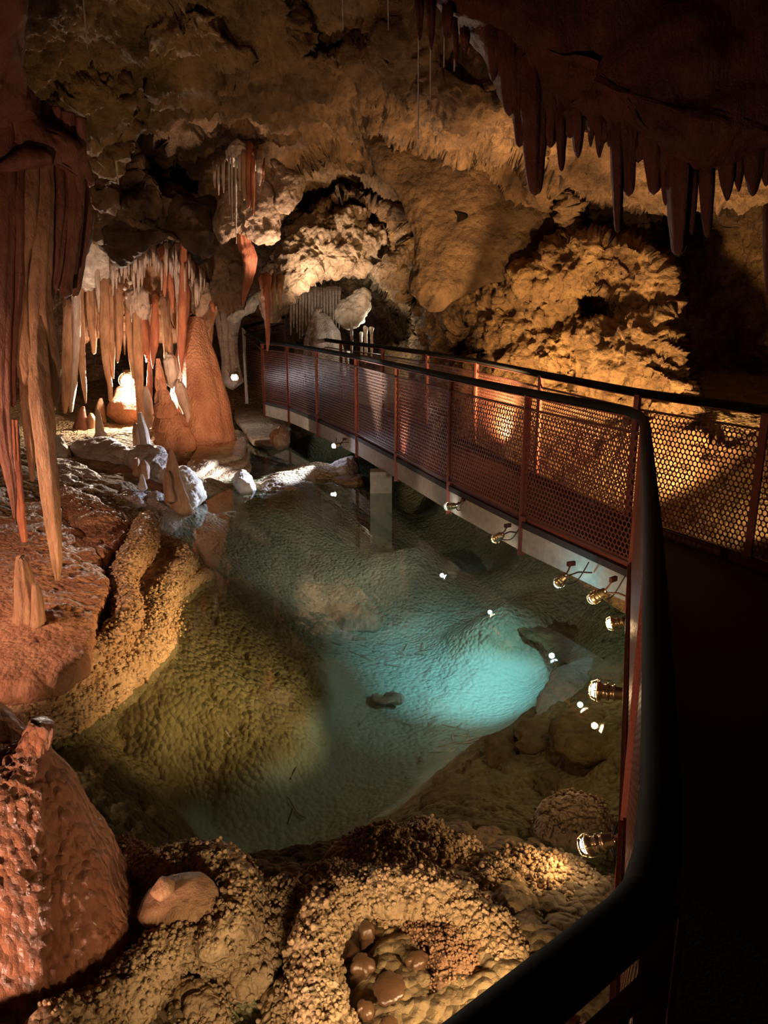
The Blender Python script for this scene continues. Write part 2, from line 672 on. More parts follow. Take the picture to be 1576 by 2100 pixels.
M['deck'] = flat_mat('deck_grating', (.035, .022, .018), .8, bump=.3)
M['brass'] = flat_mat('brass_lamp', (.55, .42, .24), .3, .9, bump=.05)
M['cable'] = flat_mat('cable', (.04, .035, .03), .6)
M['lens_warm'] = flat_mat('lamp_glass_warm', (1, .8, .6), .2, emit=(1.0, .80, .52), es=40)
M['lens_cool'] = flat_mat('lamp_glass_cool', (.8, .9, 1), .2, emit=(.70, .86, 1.0), es=34)

# water: clear surface that mirrors at low angles, faint blue-green body
wm = bpy.data.materials.new('pool_water')
wm.use_nodes = True
nt = wm.node_tree
nt.nodes.remove(nt.nodes['Principled BSDF'])
out = nt.nodes['Material Output']
geo = nd(nt, 'ShaderNodeNewGeometry')
dt = nd(nt, 'ShaderNodeVectorMath', operation='DOT_PRODUCT')
nt.links.new(geo.outputs['Incoming'], dt.inputs[0])
nt.links.new(geo.outputs['Normal'], dt.inputs[1])


def mth(op, x, y=None):
    n = nd(nt, 'ShaderNodeMath', operation=op)
    for i, q in enumerate((x, y)):
        if q is None: continue
        if isinstance(q, (int, float)): n.inputs[i].default_value = q
        else: nt.links.new(q, n.inputs[i])
    return n.outputs[0]


# Schlick reflectance, alike from above and below
fr_out = mth('ADD', mth('MULTIPLY', mth('POWER', mth('SUBTRACT', 1.0, mth('ABSOLUTE', dt.outputs['Value'])), 5.0), .98), .02)
tr = nd(nt, 'ShaderNodeBsdfTransparent')
tr.inputs[0].default_value = (.76, .88, .83, 1)
gl = nd(nt, 'ShaderNodeBsdfGlossy')
gl.inputs['Roughness'].default_value = .0
mx = nd(nt, 'ShaderNodeMixShader')
nt.links.new(fr_out, mx.inputs[0])
nt.links.new(tr.outputs[0], mx.inputs[1])
nt.links.new(gl.outputs[0], mx.inputs[2])
nt.links.new(mx.outputs[0], out.inputs['Surface'])
M['water'] = wm

# ------------------------------------------------------------------ the cave shell
CTRL = [(-200, -150, 3.6), (100, -150, 4.6), (400, -150, 5.2), (800, -150, 5.6), (1200, -150, 5.4), (1500, -150, 5), (1800, -150, 4.4),
        (-200, 100, 4.4), (100, 100, 5.8), (400, 100, 6.8), (700, 100, 7.2), (1000, 100, 7.2), (1300, 100, 6.6), (1700, 100, 5.6),
        (-200, 300, 6.0), (100, 300, 8), (250, 300, 8.8), (420, 290, 9.6), (600, 290, 9.4), (735, 240, 8.8), (860, 275, 8.6), (1100, 330, 8.3), (1400, 320, 7.8), (1700, 320, 6.8),
        (200, 430, 10.4), (350, 430, 11), (480, 430, 12), (600, 430, 12.6), (740, 430, 13.2), (900, 430, 11.6), (1050, 430, 10), (1250, 430, 8.8), (1500, 430, 7.8), (1800, 430, 6.6),
        (-200, 500, 8), (100, 520, 11.5), (280, 540, 13.2), (420, 560, 14.5), (560, 570, 15), (700, 560, 14.2), (830, 580, 13.2), (960, 600, 11), (1150, 600, 9.6), (1350, 600, 8.6), (1700, 600, 7.2),
        (-200, 760, 9), (100, 760, 15), (300, 700, 17), (450, 690, 18), (600, 690, 19), (720, 690, 18), (820, 700, 15), (950, 740, 11.4), (1100, 740, 9.8), (1300, 740, 8.4), (1450, 760, 7.8), (1800, 760, 6.6),
        (850, 850, 12.4), (1000, 900, 10), (1200, 950, 8.2), (1400, 1000, 7.0), (1600, 1080, 6.1), (1800, 1150, 5.4)]
CTRL = np.array(CTRL, float)
shell_depth = TPS(CTRL[:, :2], CTRL[:, 2], 1e-3)

# recesses (+) and bulges (-): outline, offset in metres, softness in px
FEAT = [
    ([(600, 335), (690, 270), (735, 246), (860, 284), (1000, 314), (1110, 345), (1166, 385), (1166, 480), (1090, 545), (960, 600), (880, 640), (830, 610), (850, 520), (840, 470), (740, 395), (700, 395), (620, 440), (600, 400)], 1.0, 10),
    ([(185, 300), (250, 268), (272, 300), (262, 380), (330, 400), (420, 415), (440, 500), (400, 540), (350, 490), (310, 510), (240, 545), (180, 480)], -1.7, 30),
    ([(205, 240), (270, 245), (330, 290), (400, 335), (405, 395), (340, 400), (270, 390), (240, 320)], 1.5, 20),
    ([(430, 480), (520, 500), (600, 600), (540, 640), (470, 640), (430, 600)], .8, 30),
    ([(600, 598), (660, 566), (740, 556), (800, 590), (860, 640), (860, 715), (700, 740), (590, 720)], 3.0, 18),
    ([(930, 660), (965, 650), (1005, 680), (1000, 745), (935, 740)], 1.0, 12),
    ([(1180, 610), (1220, 600), (1270, 625), (1255, 660), (1200, 655)], .7, 12),
    ([(1165, 380), (1260, 400), (1440, 440), (1450, 520), (1260, 500), (1165, 480)], .9, 16),
    ([(1010, 590), (1110, 520), (1240, 480), (1290, 560), (1180, 600), (1060, 620)], -.35, 30),
    ([(960, 650), (1080, 640), (1180, 680), (1160, 800), (1000, 800)], -.35, 40),
    ([(1190, 670), (1290, 640), (1370, 650), (1385, 720), (1400, 800), (1290, 810), (1200, 770)], -.45, 30),
    ([(1320, 500), (1375, 570), (1388, 640), (1390, 720), (1415, 790), (1425, 900), (1490, 905), (1750, 880), (1850, 880), (1850, 380), (1480, 395), (1350, 440)], 2.6, 22),
    ([(100, 190), (180, 150), (260, 180), (285, 250), (200, 285), (110, 260)], -.6, 30),
    ([(560, -60), (860, -60), (820, 110), (700, 150), (600, 120)], .8, 60),
    ([(300, 60), (420, 20), (500, 110), (430, 200), (340, 190)], -.35, 40),
    ([(880, 110), (1000, 150), (1090, 230), (1130, 340), (1000, 305), (900, 285), (850, 200)], -.35, 30),
]


def shell(name, x0, x1, y0, y1, step, mat, amp=(.22, .10, .03), seed=0, block=0.0, back=0.0):
    nx, ny = int((x1 - x0) / step), int((y1 - y0) / step)
    gx, gy = np.meshgrid(np.linspace(x0, x1, nx), np.linspace(y0, y1, ny))
    gx, gy = gx.ravel(), gy.ravel()
    d = shell_depth(np.c_[gx, gy])
    # the outlines of the ledges wander a little
    w0 = P(gx, gy, d)
    jx = gx + 16 * fbm(w0 / .35, 3, 91) 
    jy = gy + 16 * fbm(w0 / .35, 3, 97)
    for poly, off, soft in FEAT:
        sd = poly_sd(jx, jy, poly)
        if off > 0:
            d = d + off * sstep(sd, -4, soft)
        else:
            d = d + off * np.sqrt(np.clip((sd + 3) / soft, 0, 1)) * (.55 + .45 * np.clip(sd / soft / 2.5, 0, 1))
    V = P(gx, gy, d + back)
    F = grid_faces(ny, nx)
    N = vnormals(V, F)
    flip = ((N * (V - np.array([0, 0, CAMZ]))).sum(1) > 0)
    N[flip] *= -1
    k = 1.0
    e = amp[0] * fbm(V / .9, 3, seed)
    e = e + amp[1] * (ridged(V / .34, 4, seed + 11) - .35)
    e = e + amp[2] * ridged(V / .085, 3, seed + 23)
    if block:
        e = e + block * (caps(V + .1 * np.stack([fbm(V / .2, 2, 3), fbm(V / .2, 2, 4), fbm(V / .2, 2, 5)], -1), .42, seed + 41) - .5)
        e = e + block * .35 * (caps(V, .13, seed + 47) - .5)
    V = V + N * e[:, None]
    if (vnormals(V, F)[:, 1].mean()) > 0:
        F = F[:, ::-1]
    o = obj(name, V, F, mat)
    return tag(o, kind='structure')


shell('ceiling', -170, 1760, -160, 470, 3.2, M['ceiling'], (.30, .18, .05), 3, block=.06)
shell('wall_back', -170, 880, 462, 800, 3.2, M['tan'], (.25, .14, .04), 3, block=.08)
shell('wall_right', 780, 1800, 462, 1200, 3.2, M['gold'], (.20, .16, .05), 3, block=.14)

# ------------------------------------------------------------------ the ground and the pool bed
G = [(300, 1420, -.10), (250, 1560, -.35), (180, 1560, -.15), (300, 1480, -.22), (400, 1300, -.22), (450, 1200, -.14), (300, 1620, -.7), (450, 1550, -.55), (600, 1400, -.62), (620, 1500, -.8),
     (250, 1690, -.95), (430, 1720, -1.1), (600, 1740, -1.05), (740, 1640, -.98), (700, 1480, -.98), (900, 1450, -1.02), (1090, 1400, -1.0), (850, 1320, -.95), (700, 1300, -.88), (1000, 1270, -.85),
     (1110, 1280, -.6), (1170, 1340, -.8), (1220, 1250, -.3), (1210, 1390, -.4), (1080, 1480, -.85), (940, 1560, -.85), (1150, 1480, -.35), (1230, 1520, -.2), (1050, 1560, -.45), (900, 1640, -.62),
     (1000, 1650, -.42), (830, 1690, -.55), (1150, 1620, -.38), (1180, 1690, -.10), (1160, 1745, -.35), (1230, 1800, -.25), (700, 1770, -.12), (800, 1720, -.10), (880, 1730, -.06), (650, 1820, -.03), (570, 1850, .02),
     (500, 1800, -.45), (900, 1850, .05), (1050, 1900, .08), (1150, 1800, .03), (1180, 1900, .08), (600, 1980, -.10), (560, 2060, -.25), (800, 2000, .10), (1000, 2060, .1), (1150, 2050, .1),
     (480, 1130, -.25), (620, 1150, -.5), (750, 1130, -.62), (900, 1180, -.85), (1000, 1180, -.9), (700, 1065, -.5), (850, 1060, -.7), (560, 1030, -.05), (480, 1050, -.10), (620, 1012, -.03),
     (700, 978, .05), (740, 962, .07), (650, 955, -.3), (560, 960, -.6), (535, 920, -.6), (600, 905, -.4), (680, 885, -.2), (800, 1020, -.4), (440, 1060, -.2), (400, 1120, -.2),
     (430, 1020, -.03), (405, 1000, .08), (350, 1015, .12), (300, 950, .27), (200, 950, .33), (150, 890, .35), (300, 880, .36), (400, 910, .2), (450, 905, .1), (500, 890, .06), (490, 965, -.12), (440, 990, -.08),
     (100, 850, .40), (250, 800, .45), (480, 800, .20), (560, 800, .20), (355, 1070, .02), (330, 1060, .10), (250, 1040, .26), (150, 1030, .36), (50, 1100, .36), (0, 1250, .36), (150, 1200, .34), (200, 1290, .26),
     (100, 1400, .12), (0, 1450, .06), (300, 1150, .12), (250, 1280, .08), (370, 1160, .0), (330, 1280, -.02), (200, 1420, -.02), (50, 1500, -.05),
     (0, 1700, .0), (200, 1750, -.2), (270, 1850, -.05), (100, 2100, .1), (350, 1870, .0), (450, 1850, -.02), (500, 1930, -.02), (300, 2060, .0), (420, 2080, -.15)]
GW = [list(PZ(a, b, c)) for a, b, c in G]
GW += [[2.6, 2.5, .25], [3.2, 5.0, .3], [2.6, 6.6, .42], [2.0, 8.2, .42], [1.4, 9.8, .42], [.8, 11.6, .4], [.4, 13.5, .4], [-1.2, 15, .4], [-3, 17, .45], [-6, 14, .6], [-6, 9, .7], [-5, 5, .6], [-3.6, 2.5, .4], [-2.5, 1, .3],
       [0, .8, .1], [1.4, 1, .1], [2.5, .8, .2], [1.4, 3.2, -.1], [1.7, 5.2, -.3], [1.1, 6.6, -.5], [.5, 8.3, -.4], [-.1, 10.3, -.3], [-.8, 12, -.2], [5, 9, 1.2], [5, 5, .8], [0, 19, .6]]
GW = np.array(GW)
ground = TPS(GW[:, :2], GW[:, 2], 2e-3)


def ground_z(x, y):
    return float(ground(np.array([[x, y]]))[0])


def ground_depth(px, py):
    """how far along a sight line the bare ground lies"""
    Y = np.linspace(2, 16, 400)
    p = P(np.full(400, px), np.full(400, py), Y)
    hit = np.nonzero(p[:, 2] < ground(p[:, :2]))[0]
    return float(Y[hit[0]]) if len(hit) else 14.0


def build_floor():
    nr, na = 800, 570
    rr = np.exp(np.linspace(math.log(1.15), math.log(19.0), nr))
    aa = np.linspace(-.66, .62, na)
    R, A = np.meshgrid(rr, aa, indexing='ij')
    X, Y = (R * np.sin(A)).ravel(), (R * np.cos(A)).ravel()
    z = np.clip(ground(np.c_[X, Y]), -1.15, 1.3)
    Q = np.c_[X, Y, z]
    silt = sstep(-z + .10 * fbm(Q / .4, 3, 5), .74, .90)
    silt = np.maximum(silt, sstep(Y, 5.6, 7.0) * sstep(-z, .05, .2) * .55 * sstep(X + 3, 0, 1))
    far = sstep(Y, 6.0, 9.5)
    # round knobs on the slopes, a soft wrinkled silt in the deep
    k = (1 - silt) * (1 - .85 * far)
    lo = fbm(Q / .45, 3, 8) * .07 + fbm(Q / .16, 3, 18) * .022
    c1 = caps(Q, .095, 61, True)
    c2 = caps(Q, .026, 63, True)
    c0 = caps(Q, .17, 65, True)
    under = sstep(-z, -.02, .06)
    z = z + lo * (1 - .5 * silt) + k * (.045 * c1 + .008 * c2 + .045 * c0)
    z = z + silt * .020 * ridged(Q / .12, 3, 66) * sstep(vnoise(Q / .5, 67), -.3, .5)
    z = z + far * .03 * (ridged(Q / [.5, .16, .3], 3, 71) - .3)
    V = np.c_[X, Y, z]
    F = grid_faces(nr, na)[:, ::-1]
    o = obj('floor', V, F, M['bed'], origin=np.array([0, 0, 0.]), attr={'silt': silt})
    tag(o, kind='structure')
    return o


floor = build_floor()

# still water over the bed, to the far end of the pool
wv = np.array([(-4.5, .4, 0), (3.2, .4, 0), (3.0, 14.5, 0), (-4.5, 14.5, 0)])
wt = obj('pool_water', wv, np.array([[0, 1, 2, 3]]), M['water'], smooth=False, origin=np.array([0, 0, 0.]))
tag(wt, 'clear still turquoise water of the pool between the calcite ledges and the walkway', 'water', kind='stuff')

# ------------------------------------------------------------------ the walkway
ZR, ZT, ZB, ZD, ZU = 1.52, 1.40, .56, .50, .25     # handrail, mesh top, mesh foot, deck, beam foot
LEFT = [PZ(a, b, ZR)[:2] for a, b in ((537, 703), (588, 708), (648, 718), (730, 733), (813, 751), (925, 776), (1082, 808), (1322, 853))]
LEFT += [np.array(q) for q in ((.80, 2.22), (.33, .77), (.10, .585), (-.32, .25))]
RIGHT = [PZ(a, b, ZR)[:2] for a, b in ((625, 692), (700, 703), (786, 713), (878, 726), (980, 743), (1112, 770), (1312, 809), (1576, 846), (1800, 880))]


def v3(q, z):
    return np.array([q[0], q[1], z])


def offset_path(path, d):
    path = np.array(path)
    t = np.gradient(path, axis=0)
    t /= np.linalg.norm(t, axis=1, keepdims=True)
    return path + np.c_[t[:, 1], -t[:, 0]] * d


def hex_sheet(L, H, pitch, fine):
    """perforated steel sheet in the x-z plane, round holes in staggered rows"""
    s = pitch / math.sqrt(3)
    nx, nz = int(L / pitch), int((H - s) / (1.5 * s))
    kx, kz = L / (nx + .5), H / (1.5 * nz + .5) / s
    k = 12 if fine else 6
    a = np.arange(k) * 2 * np.pi / k + np.pi / 6
    ro = np.where(np.arange(k) % 2 == 0, s, s * math.cos(np.pi / 6)) if fine else np.full(k, s)
    ri = s * (.70 if fine else .72)
    th = .003
    O = np.c_[np.cos(a) * ro, np.zeros(k), np.sin(a) * ro]
    I = np.c_[np.cos(a) * ri, np.zeros(k), np.sin(a) * ri]
    layers = [O + [0, -th / 2, 0], I + [0, -th / 2, 0]] + ([I + [0, th / 2, 0]] if fine else [])
    T = np.concatenate(layers)
    F = grid_faces(len(layers), k, True)
    cs = []
    for j in range(nz):
        for i in range(nx):
            cs.append((pitch * (i + .5 + (.5 if j % 2 else 0)), 0, s + 1.5 * s * j))
    cs = np.array(cs)
    V = (cs[:, None, :] + T[None]).reshape(-1, 3)
    V[:, 0] *= kx / pitch
    V[:, 2] *= kz
    F = (F[None] + (np.arange(len(cs)) * len(T))[:, None, None]).reshape(-1, 4)
    return V, F


def place(o, a, b, z):
    """lay a part built along +x from a towards b (parent unrotated)"""
    p = o.parent
    q = np.array([a[0], a[1], z]) - np.array(p.location)
    o.location = tuple(q)
    o.rotation_euler = (0, 0, math.atan2(b[1] - a[1], b[0] - a[0]))


def railing(path, outer, label, low, fine_from, name='railing', cat='railing', skip_first=False):
    base = empty(name, v3(path[-3] if len(path) > 8 else path[-1], ZD))
    tag(base, label, cat)
    n = len(path)
    for i, q in enumerate(path):
        t = np.array(path[min(i + 1, n - 1)]) - np.array(path[max(i - 1, 0)])
        t /= np.linalg.norm(t)
        nrm = np.array([t[1], -t[0]]) * outer
        mb = MB()
        w_ = .058
        lowz = ZU - .03 if low else ZD - .1
        c = np.array(q)
        # T-section: a flange facing out and a web behind it
        a, b = c - t * w_ / 2, c + t * w_ / 2
        mb.bar(v3(a + nrm * .022, (ZR + lowz) / 2), v3(b + nrm * .022, (ZR + lowz) / 2), .007, ZR - lowz)
        mb.bar(v3(c + nrm * .018, (ZR + lowz) / 2), v3(c - nrm * .02, (ZR + lowz) / 2), .007, ZR - lowz)
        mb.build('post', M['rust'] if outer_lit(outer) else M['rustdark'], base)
    for i in range(n - 1):
        a, b = np.array(path[i]), np.array(path[i + 1])
        L = np.linalg.norm(b - a)
        fine = i >= fine_from
        me = mesh_of('mesh_panel', *hex_sheet(L - .03, ZT - ZB, .040 if fine else .040, fine), smooth=False)
        o = link('mesh_panel', me, M['rustmesh'], base)
        u = (b - a) / L
        place(o, a + u * .015, b, ZB)
        for z in (ZT + .006, ZB - .006):
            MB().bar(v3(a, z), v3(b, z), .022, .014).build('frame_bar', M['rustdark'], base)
        nr_ = np.array([u[1], -u[0]]) * outer
        if low and 6 < i < 9:
            MB().bar(v3(a + nr_ * .01, ZB - .015), v3(b + nr_ * .01, ZB - .015), .07, .006).build('flange', M['rust'], base)
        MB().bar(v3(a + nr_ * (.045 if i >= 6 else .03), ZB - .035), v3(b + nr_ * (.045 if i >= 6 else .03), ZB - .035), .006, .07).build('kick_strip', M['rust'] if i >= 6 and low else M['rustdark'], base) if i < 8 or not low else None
    pts = []
    for i in range(n - 1):
        a, b = v3(path[i], ZR + .015), v3(path[i + 1], ZR + .015)
        for k in np.linspace(0, 1, 9)[:-1]:
            pts.append(a + (b - a) * k)
    pts.append(v3(path[-1], ZR + .015))
    pts = np.array(pts)
    # soften the corners
    q = pts.copy()
    for _ in range(2):
        q[1:-1] = (q[:-2] + q[1:-1] * 2 + q[2:]) / 4
    V, F = tube_vf(q, np.full(len(q), .029), 16, 1.0)
    obj('handrail', V, F, M['black'], base)
    fl = MB()
    for i in range(n - 1):
        fl.bar(v3(path[i], ZR - .018), v3(path[i + 1], ZR - .018), .04, .008)
    fl.build('top_flat', M['rust'], base)
    return base


def outer_lit(o):
    return True


railing(LEFT, -1, 'red oxide steel railing with perforated panels along the pool edge of the walkway', True, 4)
railing(RIGHT, 1, 'red steel railing with perforated panels between the walkway and the golden rock wall', False, 4)

# end of the walkway: rising stair rail in front of the grey column
ends = [(PZ(537, 703, ZR)[:2], ZR), (P(500, 672, 15.2)[:2], P(500, 672, 15.2)[2]), (P(583, 652, 17.5)[:2], P(583, 652, 17.5)[2])]
st = empty('stair_railing', v3(ends[1][0], .5))
tag(st, 'dark stair railing with pale end post rising past the far end of the walkway', 'railing')
for k, (q, z) in enumerate(ends[1:]):
    MB().bar(v3(q - [.03, 0], (z + .3) / 2), v3(q + [.03, 0], (z + .3) / 2), .05, z - .3).build('post', M['rustdark'] if k else flat_mat('galvanised_post', (.42, .42, .42), .4, .6), st)
for (a, za), (b, zb) in zip(ends[:-1], ends[1:]):
    V, F = tube_vf(np.array([v3(a, za + .015), v3(b, zb + .015)]), np.full(2, .028), 10)
    obj('handrail', V, F, M['black'], st)
    L = np.linalg.norm(b - a)
    me = mesh_of('mesh_panel', *hex_sheet(L - .05, .85, .05, False), smooth=False)
    o = link('mesh_panel', me, M['rustdark'], st)
    place(o, a, b, min(za, zb) - 1.0)
    MB().bar(v3(a, za - .12), v3(b, zb - .12), .02, .02).build('frame_bar', M['rustdark'], st)

# deck, edge beams and legs
wk = empty('walkway', (0.9, 4.8, ZD))
tag(wk, 'concrete edged walkway carrying the two railings across the pool', 'walkway')
Lp, Rp = np.array(LEFT), np.array(RIGHT)
Ls = resample(Lp, 60)
ring = list(map(tuple, Lp)) + [(-.6, .1), (-.6, -1.2), (3.4, -1.2)] + list(map(tuple, Rp[::-1]))


def prism(poly, z0, z1):
    from mathutils.geometry import tessellate_polygon
    n = len(poly)
    T = [tuple(t) for t in tessellate_polygon([[Vector((x, y, 0)) for x, y in poly]])]
    V = np.array([(x, y, z0) for x, y in poly] + [(x, y, z1) for x, y in poly])
    F = []
    for t in T:
        p = [np.array(poly[k]) for k in t]
        ccw = (p[1][0] - p[0][0]) * (p[2][1] - p[0][1]) - (p[1][1] - p[0][1]) * (p[2][0] - p[0][0]) > 0
        t = t if ccw else t[::-1]
        F.append([k + n for k in t])
        F.append([k for k in t[::-1]])
    for k in range(n):
        q = (k + 1) % n
        F += [[k, q, q + n], [k, q + n, k + n]]
    return V, np.array(F)


V, F = prism(ring, ZD - .05, ZD)
obj('deck', V, F, M['deck'], wk, smooth=False)
for path, sgn in ((Lp, -1), (Rp, 1)):
    op = offset_path(path, .075 * sgn)
    if sgn < 0:
        op[8:] = offset_path(path, -.20)[8:]
        op[7] = op[7] + [.05, .02]
    for i in range(len(op) - 1 - (2 if sgn < 0 else 0)):
        a, b = op[i], op[i + 1]
        L = np.linalg.norm(b - a)
        n = max(4, int(L / .06))
        mb = MB()
        # slightly uneven cast face
        t = np.linspace(0, 1, n)
        sec = np.array([(-.06, ZD - .05), (-.06, ZD - .10), (-.062, ZU + .06), (-.055, ZU), (.06, ZU), (.06, ZD - .05)])
        u = (b - a) / L
        nn = np.array([u[1], -u[0]])
        G3 = []
        for k in t:
            c = a + (b - a) * k
            for o_, z_ in sec:
                jit = 0.
                G3.append([*(c - nn * (o_ + jit) * sgn * -1 * -1), z_])
        mb.add(np.array(G3), grid_faces(n, len(sec), True))
        mb.build('edge_beam', M['concrete'], wk)
for px, py, top in ((782, 1008, ZU),):
    q = PZ(px, py, 0.)[:2]
    o = MB().box((q[0] - .13, q[1] - .10, -.9), (q[0] + .13, q[1] + .10, top + .01)).build('pier', M['concrete'], wk)


# ------------------------------------------------------------------ lamps on the beam
def lamp(px, py, z, target, label, cool=False, power=20, deg=90, size=1.0, col=None, blend=.7, at=None, lift=None):
    loc = PZ(px, py, z) if at is None else np.array(at)
    d = np.array(target) - loc
    d /= np.linalg.norm(d)
    e = empty('spotlight', loc)
    tag(e, label, 'lamp', 'spotlights around the pool')
    R = Vector(d).to_track_quat('X', 'Z').to_matrix()
    R = np.array(R)

    def put(name, V, F, mat, smooth=True):
        V = np.asarray(V) * size
        me = mesh_of(name, V @ R.T, F, smooth)
        return link(name, me, mat, e)

    xs = [(-.07, .008), (-.068, .024), (-.04, .026), (-.038, .032), (-.03, .032), (-.028, .027), (-.015, .027), (-.013, .034), (-.005, .034), (-.003, .028), (.015, .029), (.02, .038), (.032, .038), (.034, .030)]
    th = np.linspace(0, 2 * np.pi, 16, endpoint=False)
    V = np.array([(x, r * math.cos(a), r * math.sin(a)) for x, r in xs for a in th])
    put('housing', V, grid_faces(len(xs), 16, True), M['brass'])
    xs = [(.030, .030), (.046, .026), (.054, .016), (.057, .002)]
    V = np.array([(x, r * math.cos(a), r * math.sin(a)) for x, r in xs for a in th])
    put('lens', V, grid_faces(len(xs), 16, True), M['lens_cool'] if cool else M['lens_warm'])
    g = MB()
    for x, r in ((.058, .032), (.035, .043)):
        pts = np.array([(x, r * math.cos(a), r * math.sin(a)) for a in np.linspace(0, 2 * np.pi, 17)])
        g.tube(pts, .0022, 6)
    for a in np.arange(4) * np.pi / 2 + .4:
        g.tube(np.array([(-.02, .043 * math.cos(a), .043 * math.sin(a)), (.035, .043 * math.cos(a), .043 * math.sin(a)), (.058, .032 * math.cos(a), .032 * math.sin(a))]), .0022, 6)
    put('wire_guard', np.concatenate(g.V), np.concatenate(g.F), M['brass'])
    up = lift or .05
    b = MB()
    if at is None:
        best = None
        for q0, q1 in zip(LEFT[:-1], LEFT[1:]):
            q0, q1 = np.array(q0), np.array(q1)
            t_ = np.clip(((loc[:2] - q0) @ (q1 - q0)) / ((q1 - q0) @ (q1 - q0)), 0, 1)
            g0 = q0 + (q1 - q0) * t_
            if best is None or np.linalg.norm(g0 - loc[:2]) < np.linalg.norm(best - loc[:2]): best = g0
        out_ = (best - loc[:2]) / (np.linalg.norm(best - loc[:2]) + 1e-6)
        g1 = np.array([*(best + out_ * .03), min(loc[2] + .02, .42)]) - loc
        b.tube(np.array([-d * .05 * size, (g1 - d * .05) * .5 + [0, 0, .02], g1]), .006, 6)
    # stirrup back to what it is fixed on (world axes)
    bb = -d * .05 * size
    hor = np.array([d[1], -d[0], 0])
    hor /= np.linalg.norm(hor) + 1e-9
    b.tube(np.array([bb, bb - d * .05 + [0, 0, .02], bb - d * .09 + [0, 0, up]]), .006, 6)
    b.bar(bb - d * .09 + [0, 0, up] - hor * .03, bb - d * .09 + [0, 0, up] + hor * .03, .02, .03)
    me = mesh_of('bracket', np.concatenate(b.V), np.concatenate(b.F), False)
    link('bracket', me, M['rustdark'], e)
    c = MB()
    k = rng.uniform(-1, 1, 3) * .02
    pts = resample(np.array([bb, bb - d * .04 + [0, 0, -.06] + k, bb - d * .02 + hor * .1 + [0, 0, -.05], bb - d * .07 + hor * .16 + [0, 0, .05]]), 14)
    c.tube(pts, .0045, 6)
    me = mesh_of('cable', np.concatenate(c.V), np.concatenate(c.F), True)
    link('cable', me, M['cable'], e)
    s = spot_light('lamp_beam', tuple(loc + d * .075 * size), np.array(target), power, col or (TURQ if cool else WHITE), deg, blend, .02)
    g_ = point_light('lamp_glow', tuple(loc + d * .085 * size), min(power * .02, 3.0) if at is None else power * .12, col or (COOL if cool else WHITE), .02)
    return e


def bed_at(px, py, z):
    return PZ(px, py, z)


lamp(690, 913, .34, PZ(405, 1000, .05), 'cool white spotlight lowest on the beam near the far pillar', True, 680, 58, .95, (.66, .76, 1.0))
lamp(925, 1038, .36, PZ(560, 1080, -.2), 'spotlight with a brass body below the third railing post from the corner', True, 40, 110, .95, (1, .92, .78), 1.)
lamp(1022, 1102, .36, PZ(800, 1240, -.8), 'twin-lens spotlight just before the post that reaches below the beam', False, 16, 90, .95, (.6, .85, .9), 1.)
lamp(1152, 1190, .33, PZ(960, 1390, -1.0), 'cool spotlight tilted down at the blue water beside looping cable', True, 170, 60, 1.0, TURQ, 1.0)
lamp(1225, 1222, .42, PZ(860, 1430, -.95), 'caged warm spotlight just under the deck by the corner post', False, 24, 52, 1.0, (.75, .92, .82), 1.0)
lamp(1266, 1277, .36, PZ(420, 1390, -.4), 'warm spotlight partly hidden by the corner post', False, 250, 42, 1.0, (1, .66, .30), 1.0)
lamp(1243, 1418, .36, PZ(300, 1300, .15), 'brightest warm spotlight on the near stretch of beam', False, 400, 46, 1.25, GOLD, 1.0)
lamp(1222, 1730, .30, PZ(900, 1800, .0), 'round caged spotlight low over the brown knobbly bank', False, 3.5, 120, 1.0, GOLD)
lamp(1140, 2088, .45, PZ(520, 1850, .0), 'spotlight glowing behind the perforated panel at the walkway bend', False, 20, 130, 1.0, (1, .68, .36))

# ------------------------------------------------------------------ formations
def mass(name, cat, label, outline, mat, bulge=.4, back=.5, nr=24, na=110, amp=(.05, .05, .015), pop=0, popc=.03, seed=1, power=2., group=None, center=None, kind=None):
    if len(outline[0]) == 2:
        Yb = [v for k, v in YB.items() if label.startswith(k)][0]
        outline = [(q[0], q[1], Yb) for q in outline]
    V, F = blob_vf(outline, bulge, back, nr, na, power, center)
    V = disp_rock(V, F[:, ::-1], *amp, seed=seed, pop=pop, popc=popc)
    o = obj(name, V, F[:, ::-1], mat)
    return tag(o, label, cat, group, kind)


YB = {'big flat': 10.3, 'dark brown overhang': 9.9, 'dark brown neck': 11.9}


def hang(label, chain, mat='stal', seed=None, group=None, name='stalactite', cat='stalactite', seg=18, rings=34, **kw):
    seed = seed if seed is not None else len(bpy.data.objects)
    if cat == 'stalactite' and name == 'stalactite':
        x, y, Y, r = chain[0]
        chain = [(x, y - 12 - r * 1.5, Y + .22, r * 1.5)] + list(chain)
    elif chain[0][3] > 2.5:
        x, y, Y, r = chain[0]
        chain = [(x, y - r * .45, Y, r * .3), (x, y - r * .2, Y, r * .75)] + list(chain)
    V, F = loft_px(chain, seg=seg, rings=rings, seed=seed % 97, **kw)
    F = F[:, ::-1] if (vnormals(V, F) * (V - V.mean(0))).sum() < 0 else F
    o = obj(name, V, F, M[mat])
    return tag(o, label, cat, group)


ORD = 'first second third fourth fifth sixth seventh eighth ninth tenth eleventh twelfth thirteenth fourteenth fifteenth sixteenth seventeenth eighteenth nineteenth twentieth'.split()
TENS = {2: 'twenty', 3: 'thirty', 4: 'forty', 5: 'fifty', 6: 'sixty', 7: 'seventy'}


def nth(k):
    return ORD[k] if k < 20 else (TENS[(k + 1) // 10] + '-' + ORD[(k + 1) % 10 - 1] if (k + 1) % 10 else TENS[(k + 1) // 10][:-1] + 'ieth')


